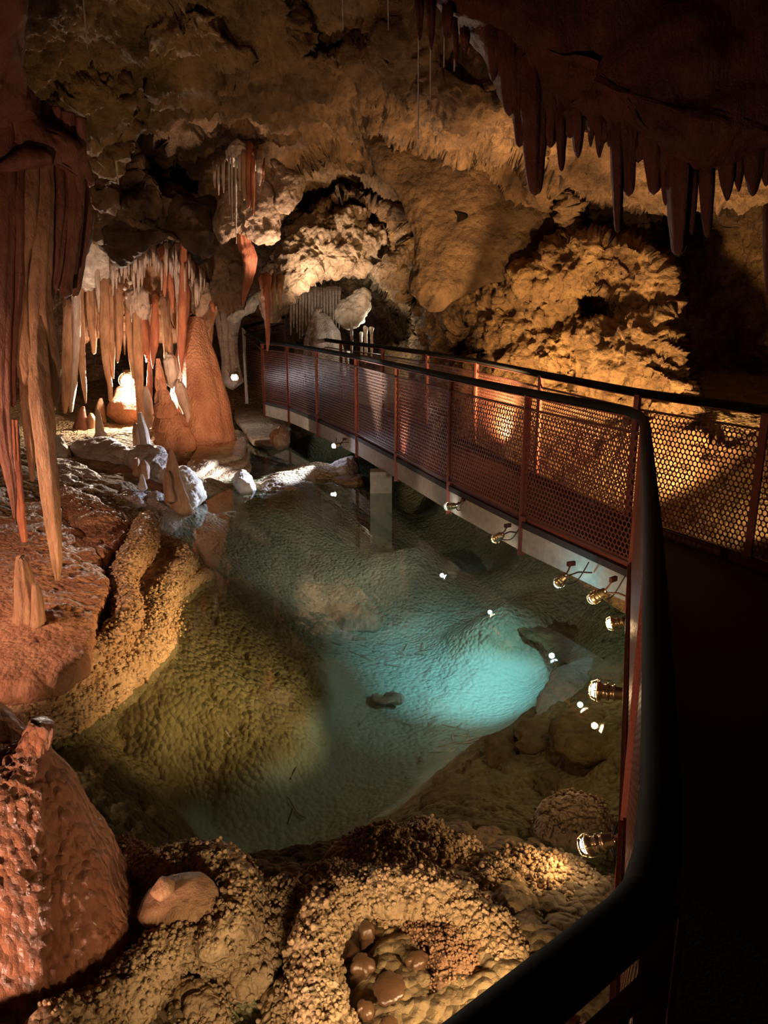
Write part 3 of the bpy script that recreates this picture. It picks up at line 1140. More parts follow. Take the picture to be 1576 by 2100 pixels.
def part_loft(parent, name, chain, mat, seed=1, seg=18, rings=34, label=None, **kw):
    V, F = loft_px(chain, seg=seg, rings=rings, seed=seed, **kw)
    F = F[:, ::-1] if (vnormals(V, F) * (V - V.mean(0))).sum() < 0 else F
    o = obj(name, V, F, M[mat], parent)
    if label: o['label'] = label
    return o


# --- the fluted drapery hanging close by on the left -----------------------
dr = empty('drapery_column', P(80, 320, 4.7))
tag(dr, 'tall red-brown fluted drapery column hanging beside the ledges, its folds ending in points', 'drapery')
V, F = blob_vf([(-120, 120, 4.7), (30, 180, 4.7), (70, 250, 4.75), (140, 300, 4.8), (172, 360, 4.85), (192, 440, 4.9), (186, 500, 4.9), (165, 560, 4.9), (150, 600, 4.9), (110, 590, 4.8), (60, 560, 4.7), (-20, 560, 4.6), (-130, 520, 4.5)], .16, .4, 30, 150, 2.6)
th_ = V[:, 0] / .045
V = disp_rock(V, F[:, ::-1], .05, .03, .006, seed=4)
obj('crown', V, F[:, ::-1], M['drape'], dr)
V, F = blob_vf([(-140, 190, 4.45), (20, 200, 4.45), (90, 250, 4.5), (150, 290, 4.6), (180, 340, 4.7), (186, 375, 4.75), (150, 350, 4.6), (110, 325, 4.5), (60, 330, 4.4), (10, 345, 4.35), (-60, 350, 4.35), (-140, 340, 4.35)], .08, .4, 30, 150, 2.2)
V = disp_rock(V, F[:, ::-1], .05, .05, .006, seed=24)
obj('shoulder', V, F[:, ::-1], M['drape'], dr)
FOLDS = [
    ([(2, 250, 4.45, 30), (6, 380, 4.42, 26), (4, 560, 4.4, 22), (-2, 760, 4.4, 20), (8, 900, 4.4, 15), (24, 1000, 4.4, 10), (30, 1062, 4.4, 3)], 'drape', 2),
    ([(34, 300, 4.5, 18), (30, 420, 4.45, 20), (34, 560, 4.45, 17), (22, 680, 4.45, 17), (18, 760, 4.45, 15), (24, 815, 4.45, 10), (28, 833, 4.45, 4)], 'drape', 3),
    ([(62, 300, 4.55, 16), (62, 400, 4.5, 18), (58, 470, 4.48, 15), (44, 560, 4.48, 14), (46, 650, 4.48, 15), (52, 740, 4.48, 17), (52, 775, 4.48, 12), (50, 792, 4.48, 5)], 'stal', 4),
    ([(92, 310, 4.6, 15), (93, 420, 4.55, 17), (88, 520, 4.5, 18), (84, 620, 4.5, 20), (95, 740, 4.5, 24), (108, 800, 4.5, 16), (113, 838, 4.5, 5)], 'stal', 5),
    ([(118, 310, 4.66, 14), (124, 400, 4.62, 16), (118, 480, 4.6, 15), (108, 570, 4.58, 13), (104, 612, 4.58, 7)], 'drape', 6),
    ([(146, 330, 4.7, 15), (148, 420, 4.66, 18), (142, 500, 4.65, 15), (134, 570, 4.65, 14), (134, 603, 4.65, 12)], 'drape', 7),
    ([(172, 380, 4.8, 11), (176, 450, 4.78, 13), (168, 520, 4.78, 10), (158, 580, 4.78, 9), (152, 604, 4.78, 7)], 'drape', 8),
    ([(86, 620, 4.52, 8), (80, 700, 4.44, 14), (84, 820, 4.36, 22), (94, 920, 4.34, 20), (102, 1010, 4.33, 18), (110, 1090, 4.32, 14), (116, 1150, 4.31, 10), (118, 1190, 4.3, 4)], 'stal', 9),
    ([(48, 760, 4.5, 8), (52, 850, 4.5, 9), (62, 930, 4.5, 8), (66, 985, 4.5, 4)], 'stal', 10),
    ([(28, 860, 4.6, 8), (34, 960, 4.6, 8), (44, 1060, 4.6, 7), (50, 1110, 4.6, 5)], 'red', 11),
]
for ch, mt, sd in FOLDS:
    part_loft(dr, 'fold', ch, mt, sd, 30, 90, flute=.14, nf=4, rip=.02, noise=.08, ripf=26)
for k in range(9):
    x = -40 + k * 24
    part_loft(dr, 'fold', [(x + 14, 190 + 10 * abs(k - 3), 4.66, 12), (x + 12, 330, 4.58 + k * .012, 13), (x + 8, 450, 4.56 + k * .014, 10), (x, 560, 4.56 + k * .015, 5)], 'drape', 40 + k, 18, 36, flute=.16, rip=.01)

# dark block above it, running up out of sight
mass('hanging_rock', 'rock', 'dark smooth rock hanging above the fluted red-brown drapery column', [(-300, -160, 3.6), (30, -160, 3.8), (62, 0, 4.0), (58, 120, 4.2), (78, 200, 4.5), (88, 250, 4.6), (40, 320, 4.7), (-150, 330, 4.6), (-300, 200, 4)], M['drape'], .25, .5, amp=(.10, .06, .01), seed=12)

# --- curtain of stalactites over the bright floor lamp ----------------------
YC = 11.6
def rng_(a, b): return a + (b - a) * random.random()

mass('flowstone_mass', 'rock', 'pale grey honeycombed calcite clump at the head of the stalactite curtain beside the drapery', [(178, 470, 11.2), (196, 462, 11.3), (215, 500, 11.4), (228, 530, 11.5), (238, 556, 11.6), (225, 575, 11.6), (175, 590, 11.4), (160, 560, 11.2)], M['white'], .18, .4, 20, 80, (.03, .05, .02), .03, .05, seed=3)
mass('flowstone_mass', 'rock', 'pale knobby calcite boss in the middle of the stalactite curtain', [(262, 600, 11.8), (285, 588, 11.8), (300, 600, 11.8), (305, 640, 11.8), (290, 660, 11.8), (262, 650, 11.8)], M['pale'], .15, .25, 18, 70, (.02, .03, .01), .02, .05, seed=5)
mass('flowstone_mass', 'rock', 'pale peak of calcite above the red stalactites of the curtain', [(338, 500, 12), (352, 470, 12), (368, 490, 12), (372, 530, 12), (350, 545, 12), (325, 535, 12)], M['white'], .15, .3, 18, 70, (.03, .04, .02), .02, .05, seed=6)
mass('flowstone_mass', 'rock', 'brown holed rock at the curtain end beside the long red stalactite', [(392, 560, 11.9), (420, 575, 11.9), (440, 600, 11.9), (430, 640, 12), (405, 650, 12), (390, 620, 12)], M['tan'], .2, .3, 18, 70, (.05, .06, .02), seed=7)
# the wide flutes the curtain hangs from
V, F = blob_vf([(150, 560, 12.3), (250, 545, 12.4), (350, 530, 12.5), (430, 560, 12.5), (450, 620, 12.6), (420, 700, 12.6), (330, 700, 12.6), (300, 660, 12.5), (200, 690, 12.4), (150, 700, 12.3)], .15, .7, 24, 120)
V = disp_rock(V, F[:, ::-1], .08, .10, .02, seed=8)
tag(obj('flowstone_mass', V, F[:, ::-1], M['stal']), 'broad ochre flowstone back the curtain of stalactites grows from', 'rock')

CUR = [
    ('pinkish stalactite hanging right beside the drapery column, tip over glittering floor', [(154, 600, 11.1, 8), (154, 700, 11.1, 9), (147, 800, 11.1, 9), (146, 844, 11.1, 3)], 'pale'),
    ('second long pinkish stalactite out from the drapery column', [(163, 600, 11.3, 7), (166, 700, 11.2, 8), (171, 780, 11.2, 6), (176, 826, 11.2, 2)], 'stal'),
    ('third pinkish stalactite out from the drapery column, broad and blunt', [(138, 640, 11.0, 8), (136, 720, 11.0, 9), (134, 800, 11, 8), (133, 846, 11., 3)], 'stal'),
    ('shorter tan stalactite ending level with the top of the bright floor lamp', [(184, 570, 11.5, 9), (186, 650, 11.5, 8), (192, 700, 11.5, 6), (193, 724, 11.5, 4)], 'stal'),
    ('slim smooth pale cone hanging clear in the upper curtain', [(199, 555, 11.3, 5), (201, 600, 11.3, 5), (203, 640, 11.3, 1)], 'pale'),
    ('longest tan stalactite in front of the lamp, its tip crossing the lit floor', [(214, 590, 11.4, 8), (215, 680, 11.4, 9), (219, 750, 11.4, 7), (226, 790, 11.4, 5), (227, 821, 11.4, 4)], 'stal'),
    ('thin stalactite fused to the longest tan one before the lamp', [(229, 600, 11.5, 5), (230, 700, 11.5, 6), (232, 776, 11.5, 2)], 'stal'),
    ('tan stalactite with pale knob at its head beside the dark gap over the lamp', [(241, 605, 11.5, 8), (243, 680, 11.5, 8), (241, 743, 11.5, 2)], 'stal'),
    ('short white cone high in the curtain, upper of a close pair', [(231, 552, 11.2, 4), (232, 606, 11.2, 1)], 'pale'),
    ('short white cone high in the curtain, lower of a close pair', [(238, 548, 11.2, 4), (239, 592, 11.2, 1)], 'pale'),
    ('ochre stalactite leaning above the lamp glare', [(262, 645, 11.7, 6), (266, 700, 11.7, 7), (274, 776, 11.7, 3)], 'stal'),
    ('ochre column reaching the mound under the bright lamp', [(281, 640, 11.7, 8), (284, 720, 11.7, 9), (288, 830, 11.7, 7), (292, 880, 11.7, 6)], 'stal'),
    ('broad leaf-shaped ochre stalactite behind the tiered cone', [(292, 640, 11.8, 9), (300, 700, 11.8, 13), (304, 730, 11.8, 8), (300, 742, 11.8, 2)], 'red'),
    ('orange stalactite tapering to a spike above the dark pointed stalagmite', [(319, 625, 11.7, 6), (318, 690, 11.7, 9), (314, 730, 11.7, 5), (314, 755, 11.7, 1)], 'red'),
    ('ochre ribbed column standing behind the pale bulbous stalagmite', [(336, 620, 11.9, 7), (343, 680, 11.9, 10), (346, 740, 11.9, 10)], 'stal'),
    ('bright red short stalactite in the upper curtain', [(336, 536, 11.4, 7), (338, 570, 11.4, 6), (338, 608, 11.4, 2)], 'red'),
    ('red stalactite ending in two drips beside the bright red one', [(349, 560, 11.5, 6), (352, 600, 11.5, 6), (356, 641, 11.5, 2)], 'red'),
    ('pinkish stalactite fused beside the longest red one', [(361, 525, 11.5, 6), (363, 570, 11.5, 6), (363, 620, 11.5, 1)], 'pale'),
    ('longest red stalactite, its needle tip touching down before the red cone', [(377, 486, 11.4, 7), (377, 560, 11.4, 9), (375, 660, 11.4, 9), (372, 720, 11.4, 7), (372, 764, 11.4, 1)], 'red'),
    ('stubby orange stalactite at the foot of the holed brown rock', [(437, 628, 11.8, 5), (440, 640, 11.8, 2)], 'red'),
    ('narrow red column between the long red stalactite and the holed rock', [(391, 570, 12.1, 8), (393, 620, 12.1, 8), (394, 690, 12.1, 12)], 'red'),
]
for lb, ch, mt in CUR:
    hang(lb, ch, mt, seg=18, rings=44, flute=.16, rip=.03, noise=.10)
# fringe of thin ones
for k in range(64):
    x = 240 + 185 * (k / 64) + rng_(-3, 3)
    ytop = 548 - 28 * math.sin((x - 240) / 185 * math.pi) + (25 if x > 390 else 0) + rng_(-6, 26)
    ln = rng_(12, 52)
    r = rng_(1.8, 4.2)
    Y = rng_(11.1, 11.9)
    hang(nth(k) + ' thin pale straw from the drapery side in the fringe above the curtain', [(x, ytop, Y, r), (x, ytop + ln * .6, Y, r * .8), (x + rng_(-1, 1), ytop + ln, Y, .6)], 'pale', k, 'thin straws fringing the stalactite curtain', seg=8, rings=8)
for k in range(30):
    x = 148 + 90 * (k / 30) + rng_(-2, 2)
    ytop = 575 + rng_(-6, 20)
    ln = rng_(40, 130)
    r = rng_(3, 5.5)
    Y = rng_(11.4, 12.1)
    hang(nth(k) + ' slender tan stalactite from the drapery, packed under the honeycombed clump', [(x, ytop, Y, r), (x, ytop + ln * .6, Y, r * .9), (x + rng_(-3, 3), ytop + ln, Y, .8)], 'stal', k, 'packed stalactites under the honeycombed clump', seg=12, rings=20)
for k in range(40):
    x = 200 + 235 * (k / 40) + rng_(-4, 4)
    ytop = 600 + rng_(-6, 20)
    ln = rng_(35, 130)
    r = rng_(4, 7)
    Y = rng_(12.2, 12.9)
    hang(nth(k) + ' shaded stalactite from the drapery in the back row of the curtain', [(x, ytop, Y, r), (x, ytop + ln * .6, Y, r * .9), (x + rng_(-3, 3), ytop + ln, Y, .8)], 'stal', k, 'shaded stalactites behind the curtain', seg=12, rings=20)
for k, (x, y, r) in enumerate([(267, 580, 5), (256, 592, 4), (259, 610, 3)]):
    V, F = nodules([P(x, y, 11.3)], [r * 11.3 / FPX], k)
    tag(obj('calcite_ball', V, F, M['white']), ['round white calcite knob in the curtain, the topmost', 'round white calcite knob in the curtain, the middle one', 'round white calcite knob in the curtain, the lowest'][k], 'knob')

# --- red cone and stalagmites ---------------------------------------------------
def stand(label, chain, mat='stal', name='stalagmite', cat='stalagmite', fwd=None, **kw):
    if fwd is not None:
        Yg = ground_depth(chain[-1][0], chain[-1][1]) - fwd
        chain = [(x, y, Yg, r) for x, y, _, r in chain]
        x, y, Y, r = chain[-1]
        chain.append((x, y + 6, Y, r * 1.1))
    return hang(label, chain, mat, name=name, cat=cat, **kw)


rc = stand('big smooth orange-red flowstone cone rising behind the layered ledge', [(402, 655, 12.0, 16), (400, 700, 11.9, 30), (404, 760, 11.8, 45), (410, 830, 11.7, 58), (414, 890, 11.6, 66), (415, 912, 11.55, 68)], 'flow', name='flowstone_cone', cat='flowstone', seg=70, rings=90, flute=.05, rip=.012, noise=.05, ripf=9)
tiers = empty('tiered_stalagmite', P(350, 880, 11.0))
tag(tiers, 'orange stalagmite built of stacked tiers with a pointed top in front of the red cone', 'stalagmite')
for k, (x, y0, y1, r0, r1) in enumerate([(325, 735, 772, 5, 9), (328, 768, 795, 9, 11), (331, 790, 822, 10, 17), (338, 818, 850, 17, 24), (347, 845, 880, 24, 34), (356, 872, 925, 34, 46)]):
    part_loft(tiers, 'tier', [(x - 1, y0, 11.1, r0 * .75), (x, y0 + (y1 - y0) * .25, 11.1, r0 * 1.05), (x + 2, y1 - 4, 11.08, r1), (x + 2, y1 + 3, 11.08, r1 * .96), (x + 2, y1 + 6, 11.08, r1 * .8)], 'flow', k, 40, 26, flute=.10, rip=.04, noise=.12)
stand('dark narrow pointed stalagmite right beside the tiered orange one', [(307, 733, 11.9, 2), (307, 770, 11.9, 6), (306, 820, 11.9, 7), (306, 870, 11.9, 9)], 'drape')
stand('pale bulbous stalagmite leaning on the red cone', [(347, 728, 11.3, 9), (350, 740, 11.3, 14), (353, 765, 11.3, 14), (354, 790, 11.3, 10)], 'pale')
stand('small pale lobed stalagmite lower on the flank of the red cone', [(366, 786, 11.2, 8), (369, 800, 11.2, 12), (376, 825, 11.2, 11), (384, 850, 11.2, 7), (388, 880, 11.2, 6)], 'pale')
stand('tall cream stalagmite standing between the lamp mound and the tiered one', [(298, 794, 10.6, 4), (301, 815, 10.6, 9), (305, 850, 10.6, 10), (309, 880, 10.6, 9), (311, 886, 10.6, 9)], 'pale', fwd=0.1)
stand('cream stalagmite with knobbly flank on the terrace edge', [(287, 848, 10.0, 4), (291, 870, 10.0, 8), (297, 900, 10.0, 11), (300, 925, 10.0, 12), (298, 945, 10.0, 16)], 'pale', fwd=0.55)
stand('stub covered in cream nodules leaning on the knobbly cream stalagmite', [(279, 872, 9.95, 6), (281, 890, 9.95, 8), (284, 915, 9.95, 9), (288, 930, 9.95, 9)], 'stal', noise=.2, fwd=0.6)
stand('tall tan stalagmite at the brink of the blue-lit bank', [(350, 922, 9.0, 3), (354, 945, 9.0, 8), (356, 975, 8.95, 11), (358, 1000, 8.9, 16), (362, 1030, 8.85, 20), (366, 1045, 8.8, 22)], 'stal', seg=30, rings=50, noise=.14, fwd=0.45)
stand('short tan stub fused to the tall tan stalagmite on the bank brink', [(343, 968, 8.8, 4), (344, 980, 8.8, 7), (345, 1000, 8.8, 9), (350, 1020, 8.8, 10)], 'stal', fwd=0.8)
stand('squat pale stub on the dark step above the blue-lit bank', [(281, 941, 9.3, 4), (281, 950, 9.3, 6), (280, 968, 9.3, 7)], 'stal', fwd=0.55)
stand('squat rounded brown stub beside the pale one on the dark step', [(294, 946, 9.2, 5), (295, 958, 9.2, 10), (295, 975, 9.2, 10)], 'stal', fwd=0.6)
stand('small white cone low on the dark step', [(291, 972, 9.1, 2), (292, 985, 9.1, 6), (292, 996, 9.1, 9)], 'white', fwd=0.6)
stand('dark triangular stalagmite before the glittering floor', [(171, 835, 10.6, 3), (168, 850, 10.6, 8), (168, 880, 10.6, 15)], 'drape', fwd=0.1)
stand('translucent amber stalagmite behind the slim tan one', [(207, 818, 10.6, 3), (207, 835, 10.6, 9), (208, 850, 10.6, 10), (210, 870, 10.6, 14)], 'stal', fwd=0.1)
stand('slim smooth tan stalagmite on the terrace before the amber one', [(200, 840, 10.1, 2), (202, 860, 10.1, 7), (204, 880, 10.1, 9), (207, 893, 10.1, 13)], 'pale', fwd=0.3)
stand('low amber lobe between the dark triangular and slim tan stalagmites', [(187, 849, 10.3, 4), (187, 860, 10.3, 8), (187, 880, 10.3, 9)], 'stal', fwd=0.1)
stand('pinkish mound that the bright lamp stands on', [(262, 792, 12.4, 12), (262, 812, 12.3, 30), (262, 850, 12.2, 44)], 'flow', name='mound', cat='mound', seg=40, rings=30, flute=.08)
stand('small sunken amber knob on the rough terrace', [(222, 1040, 7.9, 5), (222, 1047, 7.9, 9), (222, 1056, 7.9, 10)], 'stal', fwd=0.35)
stand('amber knob in a hollow of the orange terrace', [(56, 1102, 5.6, 8), (58, 1112, 5.6, 13), (58, 1122, 5.6, 14)], 'stal')
stand('tall wet tan stalagmite standing on the orange terrace by the drapery tips', [(42, 1145, 4.05, 8), (46, 1160, 4.05, 14), (50, 1195, 4.05, 18), (58, 1240, 4.05, 25), (58, 1294, 4.05, 30)], 'stal', seg=36, rings=70, noise=.16, flute=.10)
stand('thick tan stalagmite stub leaning beside the tall wet one', [(72, 1200, 4.0, 7), (76, 1230, 4.0, 12), (78, 1270, 4.0, 16), (76, 1304, 4.0, 18)], 'stal', seg=28, rings=40, noise=.14)

# --- left bank: lumps lit blue, the layered ledge, orange terraces ---------------
LUMPS = [
    ('pale violet-lit fluted lump at the back wall behind the drapery', [(108, 900, 9.8), (125, 895, 9.8), (140, 925, 9.7), (142, 945, 9.6), (110, 950, 9.6)], 'white'),
    ('violet-lit rough boulder under the knobbly cream stalagmite', [(262, 935, 9.2), (290, 920, 9.3), (330, 925, 9.3), (345, 960, 9.1), (340, 990, 8.9), (300, 985, 8.9), (270, 965, 9.0)], 'grey'),
    ('rough white-lit shore boulder at the water under the tall tan stalagmite', [(345, 975, 9.0), (375, 960, 9.1), (400, 975, 9.1), (415, 1000, 9.0), (425, 1018, 8.9), (400, 1040, 8.7), (370, 1055, 8.6), (345, 1040, 8.6)], 'white'),
    ('rounded grey boulder with violet sheen right before the tall tan stalagmite', [(275, 1020, 8.4), (320, 1010, 8.5), (355, 1040, 8.4), (368, 1070, 8.2), (350, 1100, 8.0), (310, 1090, 7.9), (285, 1060, 8.0)], 'grey'),
    ('pair of grey pillow-like lumps above the amber knob', [(236, 1020, 8.3), (262, 1008, 8.4), (292, 1015, 8.4), (300, 1040, 8.2), (270, 1052, 8.1), (240, 1045, 8.1)], 'grey'),
    ('long smooth violet slab sloping down beside the drapery', [(112, 980, 8.6), (150, 978, 8.6), (200, 1000, 8.3), (238, 1022, 8.1), (232, 1036, 8.0), (190, 1028, 8.0), (140, 1010, 8.1), (112, 1005, 8.2)], 'grey'),
    ('blue-grey pitted slab above the long smooth violet slab', [(108, 948, 9.2), (150, 950, 9.2), (200, 972, 8.9), (232, 1000, 8.6), (200, 995, 8.5), (150, 975, 8.7), (108, 970, 8.8)], 'grey'),
    ('rough blue-lit rock face below the dark terrace', [(150, 912, 9.9), (220, 905, 9.9), (268, 930, 9.6), (270, 945, 9.5), (220, 962, 9.3), (170, 945, 9.5)], 'grey'),
    ('dark banded rock step holding the squat stubs', [(225, 970, 9.0), (270, 955, 9.2), (310, 970, 9.2), (335, 1000, 8.8), (320, 1018, 8.6), (270, 1015, 8.6), (228, 1000, 8.7)], 'drape'),
    ('white crusted rock in the far pool beside the layered ledge', [(478, 985, 9.4), (497, 968, 9.6), (512, 978, 9.6), (520, 1005, 9.3), (495, 1012, 9.2)], 'white'),
    ('small cream stalagmite-like rock standing in water before the far railing', [(556, 905, 11.3), (560, 885, 11.4), (575, 878, 11.4), (590, 890, 11.4), (590, 915, 11.2), (570, 920, 11.2)], 'stal'),
    ('golden rough rock of the islet next to the pillar', [(680, 985, 9.8), (710, 975, 9.9), (745, 975, 9.9), (748, 995, 9.7), (705, 1000, 9.6)], 'gold'),
    ('grey crusted rock of the islet under the beam', [(665, 975, 10.2), (690, 950, 10.3), (725, 940, 10.4), (735, 960, 10.3), (725, 985, 10.1), (690, 985, 10.1)], 'grey'),
]
for k, (lb, ol, mt) in enumerate(LUMPS):
    ol = [(x, y, Y - ((.55 if 3 <= k <= 6 else .30) if k < 9 else 0)) for x, y, Y in ol]
    mass('rock_lump', 'rock', lb, ol, M[mt], .25, .35, 18, 90, (.05, .04, .012), .016, .05, seed=20 + k)


def slab(name, cat, label, outline, z, thick, mat, dome=.03, lip=.05, amp=(.02, .012, .005), pop=0, popc=.03, seed=1, nr=30, na=200, skirt=0., rim_only=False, terrace=0):
    V, F = slab_vf(outline, z, thick, dome, nr, na, lip, skirt)
    N = vnormals(V, F)
    s = np.repeat(np.arange(len(V) // na), na)
    rimw = sstep(s, nr * .75, nr) if rim_only else 1.0
    e = amp[0] * fbm(V / .35, 3, seed) + amp[1] * (ridged(V / .12, 3, seed + 1) - .3) + amp[2] * fbm(V / .03, 2, seed + 2)
    if pop: e = e + rimw * (pop * caps(V, popc, seed + 3) + pop * .4 * caps(V, popc * .45, seed + 4) + pop * .9 * caps(V, popc * 2.3, seed + 5))
    o = obj(name, V + N * np.asarray(e)[:, None], F, M[mat])
    return tag(o, label, cat)


# layered ledge by the red cone
slab('layered_ledge', 'ledge', 'topmost golden layer of the ledge ringing the red cone', [(405, 915), (440, 918), (480, 905), (500, 895), (506, 915), (495, 932), (450, 942), (420, 960), (400, 970), (385, 950)], .20, .09, 'pop', lip=.05, seed=5)
slab('layered_ledge', 'ledge', 'second golden layer of the ledge ringing the red cone', [(400, 935), (450, 935), (500, 920), (512, 935), (500, 950), (460, 960), (430, 975), (405, 985), (390, 970)], .11, .09, 'shelf', lip=.05, seed=6)
slab('layered_ledge', 'ledge', 'lowest brown layer of the ledge ringing the red cone at the water', [(405, 960), (460, 945), (512, 945), (515, 965), (480, 975), (440, 985), (415, 1000), (400, 985)], .03, .08, 'shelf', lip=.04, seed=7)
slab('flat_ledge', 'ledge', 'low brown ledge running from the red cone toward the far railing', [(500, 800), (560, 800), (600, 880), (560, 905), (520, 902), (505, 885), (480, 850)], .12, .10, 'tan', lip=.05, seed=8)

# orange terraces of the near left bank
slab('terrace', 'ledge', 'broad wet orange terrace with a scalloped rim under the drapery tips', [(-260, 1020), (-40, 1010), (60, 1005), (120, 1030), (160, 1075), (205, 1130), (222, 1185), (218, 1225), (190, 1262), (188, 1300), (170, 1345), (110, 1385), (20, 1405), (-200, 1420), (-330, 1250)], .42, .11, 'flow', .10, .06, (.04, .02, .008), seed=9, nr=70, na=300)
slab('terrace', 'ledge', 'rough orange terrace stepping up behind the broad wet one', [(112, 1000), (150, 1000), (200, 1025), (258, 1055), (262, 1080), (245, 1110), (210, 1145), (170, 1120), (120, 1060)], .40, .16, 'flow', .06, .06, (.05, .03, .01), .006, .03, seed=10, nr=40, na=200)
slab('shelf_ledge', 'ledge', 'knobbly cream shelf below the orange terrace, edge crusted over the water', [(270, 1080), (300, 1095), (340, 1120), (382, 1150), (372, 1172), (345, 1200), (330, 1235), (310, 1265), (300, 1300), (270, 1340), (220, 1390), (150, 1440), (60, 1480), (-150, 1500), (-200, 1380), (0, 1350), (120, 1330), (200, 1200)], .17, .13, 'shelf', .03, .07, (.03, .02, .006), .022, .05, seed=11, nr=34, na=260)
slab('shelf_ledge', 'ledge', 'lowest cream shelf crusted with popcorn at the waterline', [(250, 1130), (330, 1150), (400, 1165), (428, 1172), (395, 1190), (360, 1220), (345, 1280), (348, 1310), (310, 1350), (250, 1410), (170, 1470), (100, 1500), (-50, 1560), (-150, 1450), (100, 1380)], .05, .12, 'pop', .02, .06, (.02, .02, .006), .026, .055, seed=12, nr=34, na=300)

def ridge(label, path, n=1500, seed=1, rad=(.004, .011), mat='pop', pop=.020, popc=.034, rings=230):
    """popcorn-crusted ridge along px, py, z, half width px"""
    K = []
    for x, y, z, r in path:
        p = PZ(x, y, z)
        K.append([*p, r * depth_of(p) / FPX])
    e = empty('popcorn_bank', np.mean(np.array(K)[:, :3], 0) * [1, 1, 0])
    tag(e, label, 'calcite bank')
    V, F = loft_vf(np.array(K), seg=72, rings=rings, flute=.02, rip=.0, noise=.08, seed=seed)
    F = F[:, ::-1] if vnormals(V, F)[np.argmax(V[:, 2])][2] < 0 else F
    N = vnormals(V, F)
    V = V + N * (.02 * caps(V, .10, seed + 9) + pop * caps(V, popc, seed + 3) + pop * .5 * caps(V, popc * .5, seed + 4))[:, None]
    obj('ledge', V, F, M[mat], e)
    R = np.random.default_rng(seed)
    ii = R.integers(0, len(V) - 2, n)
    ii = ii[N[ii, 2] > -.3]
    v, f = nodules(V[ii] + N[ii] * R.uniform(0, .008, (len(ii), 1)), R.uniform(rad[0], rad[1], len(ii)), seed)
    o = obj('nodules', v, f, M[mat], e)
    o['kind'] = 'stuff'
    return e


ridge('rope-like winding cream rim between the orange terrace and the crusted shelf', [(300, 1070, .26, 10), (298, 1095, .28, 20), (280, 1140, .28, 23), (254, 1185, .28, 18), (251, 1225, .27, 18), (262, 1262, .26, 18), (240, 1310, .26, 20), (196, 1352, .26, 21), (130, 1392, .26, 23), (60, 1425, .26, 25), (-20, 1450, .26, 27), (-120, 1480, .26, 28)], 2600, 3, rad=(.006, .015), mat='shelf', pop=.026, popc=.05, rings=300)
ridge('golden popcorn-crusted outer lip of the shelf along the water', [(300, 1108, .15, 12), (345, 1130, .14, 18), (372, 1158, .12, 20), (350, 1195, .12, 20), (322, 1240, .12, 22), (312, 1280, .12, 22), (290, 1325, .12, 24), (240, 1380, .12, 26), (170, 1430, .12, 27), (100, 1468, .12, 28), (0, 1505, .12, 28), (-100, 1530, .12, 28)], 3000, 13, rad=(.006, .015), pop=.028, popc=.05, rings=300)
def coral(label, px, py, z, r, n, seed, mat='pop', flat=.6, name='calcite_coral', rad=(.008, .02), cat='coral'):
    c = PZ(px, py, z)
    R = np.random.default_rng(seed)
    u = R.standard_normal((n, 3))
    u /= np.linalg.norm(u, axis=1, keepdims=True)
    w_ = 1 + .35 * fbm(u * 1.6 + seed, 2, seed)
    pos = c + u * w_[:, None] * r * np.array([1, 1, flat]) * R.uniform(.75, 1, (n, 1))
    pos = pos[pos[:, 2] > z - r * .5]
    V, F = nodules(pos, R.uniform(rad[0], rad[1], len(pos)), seed)
    e = empty(name, c - [0, 0, r * flat * .6])
    tag(e, label, cat)
    V2, F2 = blob_core(c, r * .86, flat, seed)
    obj('core', V2, F2, M[mat], e)
    o = obj('nodules', V, F, M[mat], e)
    o['kind'] = 'stuff'
    return e


def blob_core(c, r, flat, seed):
    th, ph = np.meshgrid(np.linspace(0, np.pi, 24), np.linspace(0, 2 * np.pi, 40, endpoint=False), indexing='ij')
    u = np.stack([np.sin(th) * np.cos(ph), np.sin(th) * np.sin(ph), np.cos(th)], -1).reshape(-1, 3)
    w_ = 1 + .35 * fbm(u * 1.6 + seed, 2, seed)
    V = c + u * w_[:, None] * r * np.array([1, 1, flat])
    return V, grid_faces(24, 40, True)


coral('golden coral-like head of calcite jutting over the water from the crusted shelf', 318, 1292, .10, .12, 420, 1)
coral('small golden calcite knob cluster beyond the jutting coral-like head', 338, 1305, .07, .06, 120, 2)
coral('thin nose of crusted calcite pointing out into the pool', 392, 1165, .05, .11, 260, 3, flat=.35)
coral('crusted calcite head at the corner of the shelf behind the thin nose', 372, 1150, .09, .12, 300, 4)
# crust along the shelf edges
def crust(label, path, z, width, n, seed, mat='pop', rad=(.007, .019)):
    R = np.random.default_rng(seed)
    pp = np.array([PZ(a, b, z) for a, b in path])
    pp = resample(pp, 80)
    t = R.uniform(0, 79, n)
    i = np.clip(t.astype(int), 0, 78)
    pos = pp[i] + (pp[i + 1] - pp[i]) * (t - i)[:, None]
    pos = pos + R.normal(0, 1, (n, 3)) * [width, width, width * .7]
    V, F = nodules(pos, R.uniform(rad[0], rad[1], n), seed)
    o = obj('popcorn_crust', V, F, M[mat])
    tag(o, label, 'calcite crust', kind='stuff')
    return o


crust('cream popcorn nodules lining the shelf edge', [(385, 1160), (345, 1215), (318, 1270), (300, 1310), (240, 1385), (150, 1450), (40, 1492), (-60, 1510)], .08, .04, 1200, 5)
crust('popcorn nodules at the waterline of the lowest shelf', [(428, 1172), (360, 1225), (350, 1300), (250, 1412), (150, 1485), (60, 1530)], .02, .035, 1300, 7)

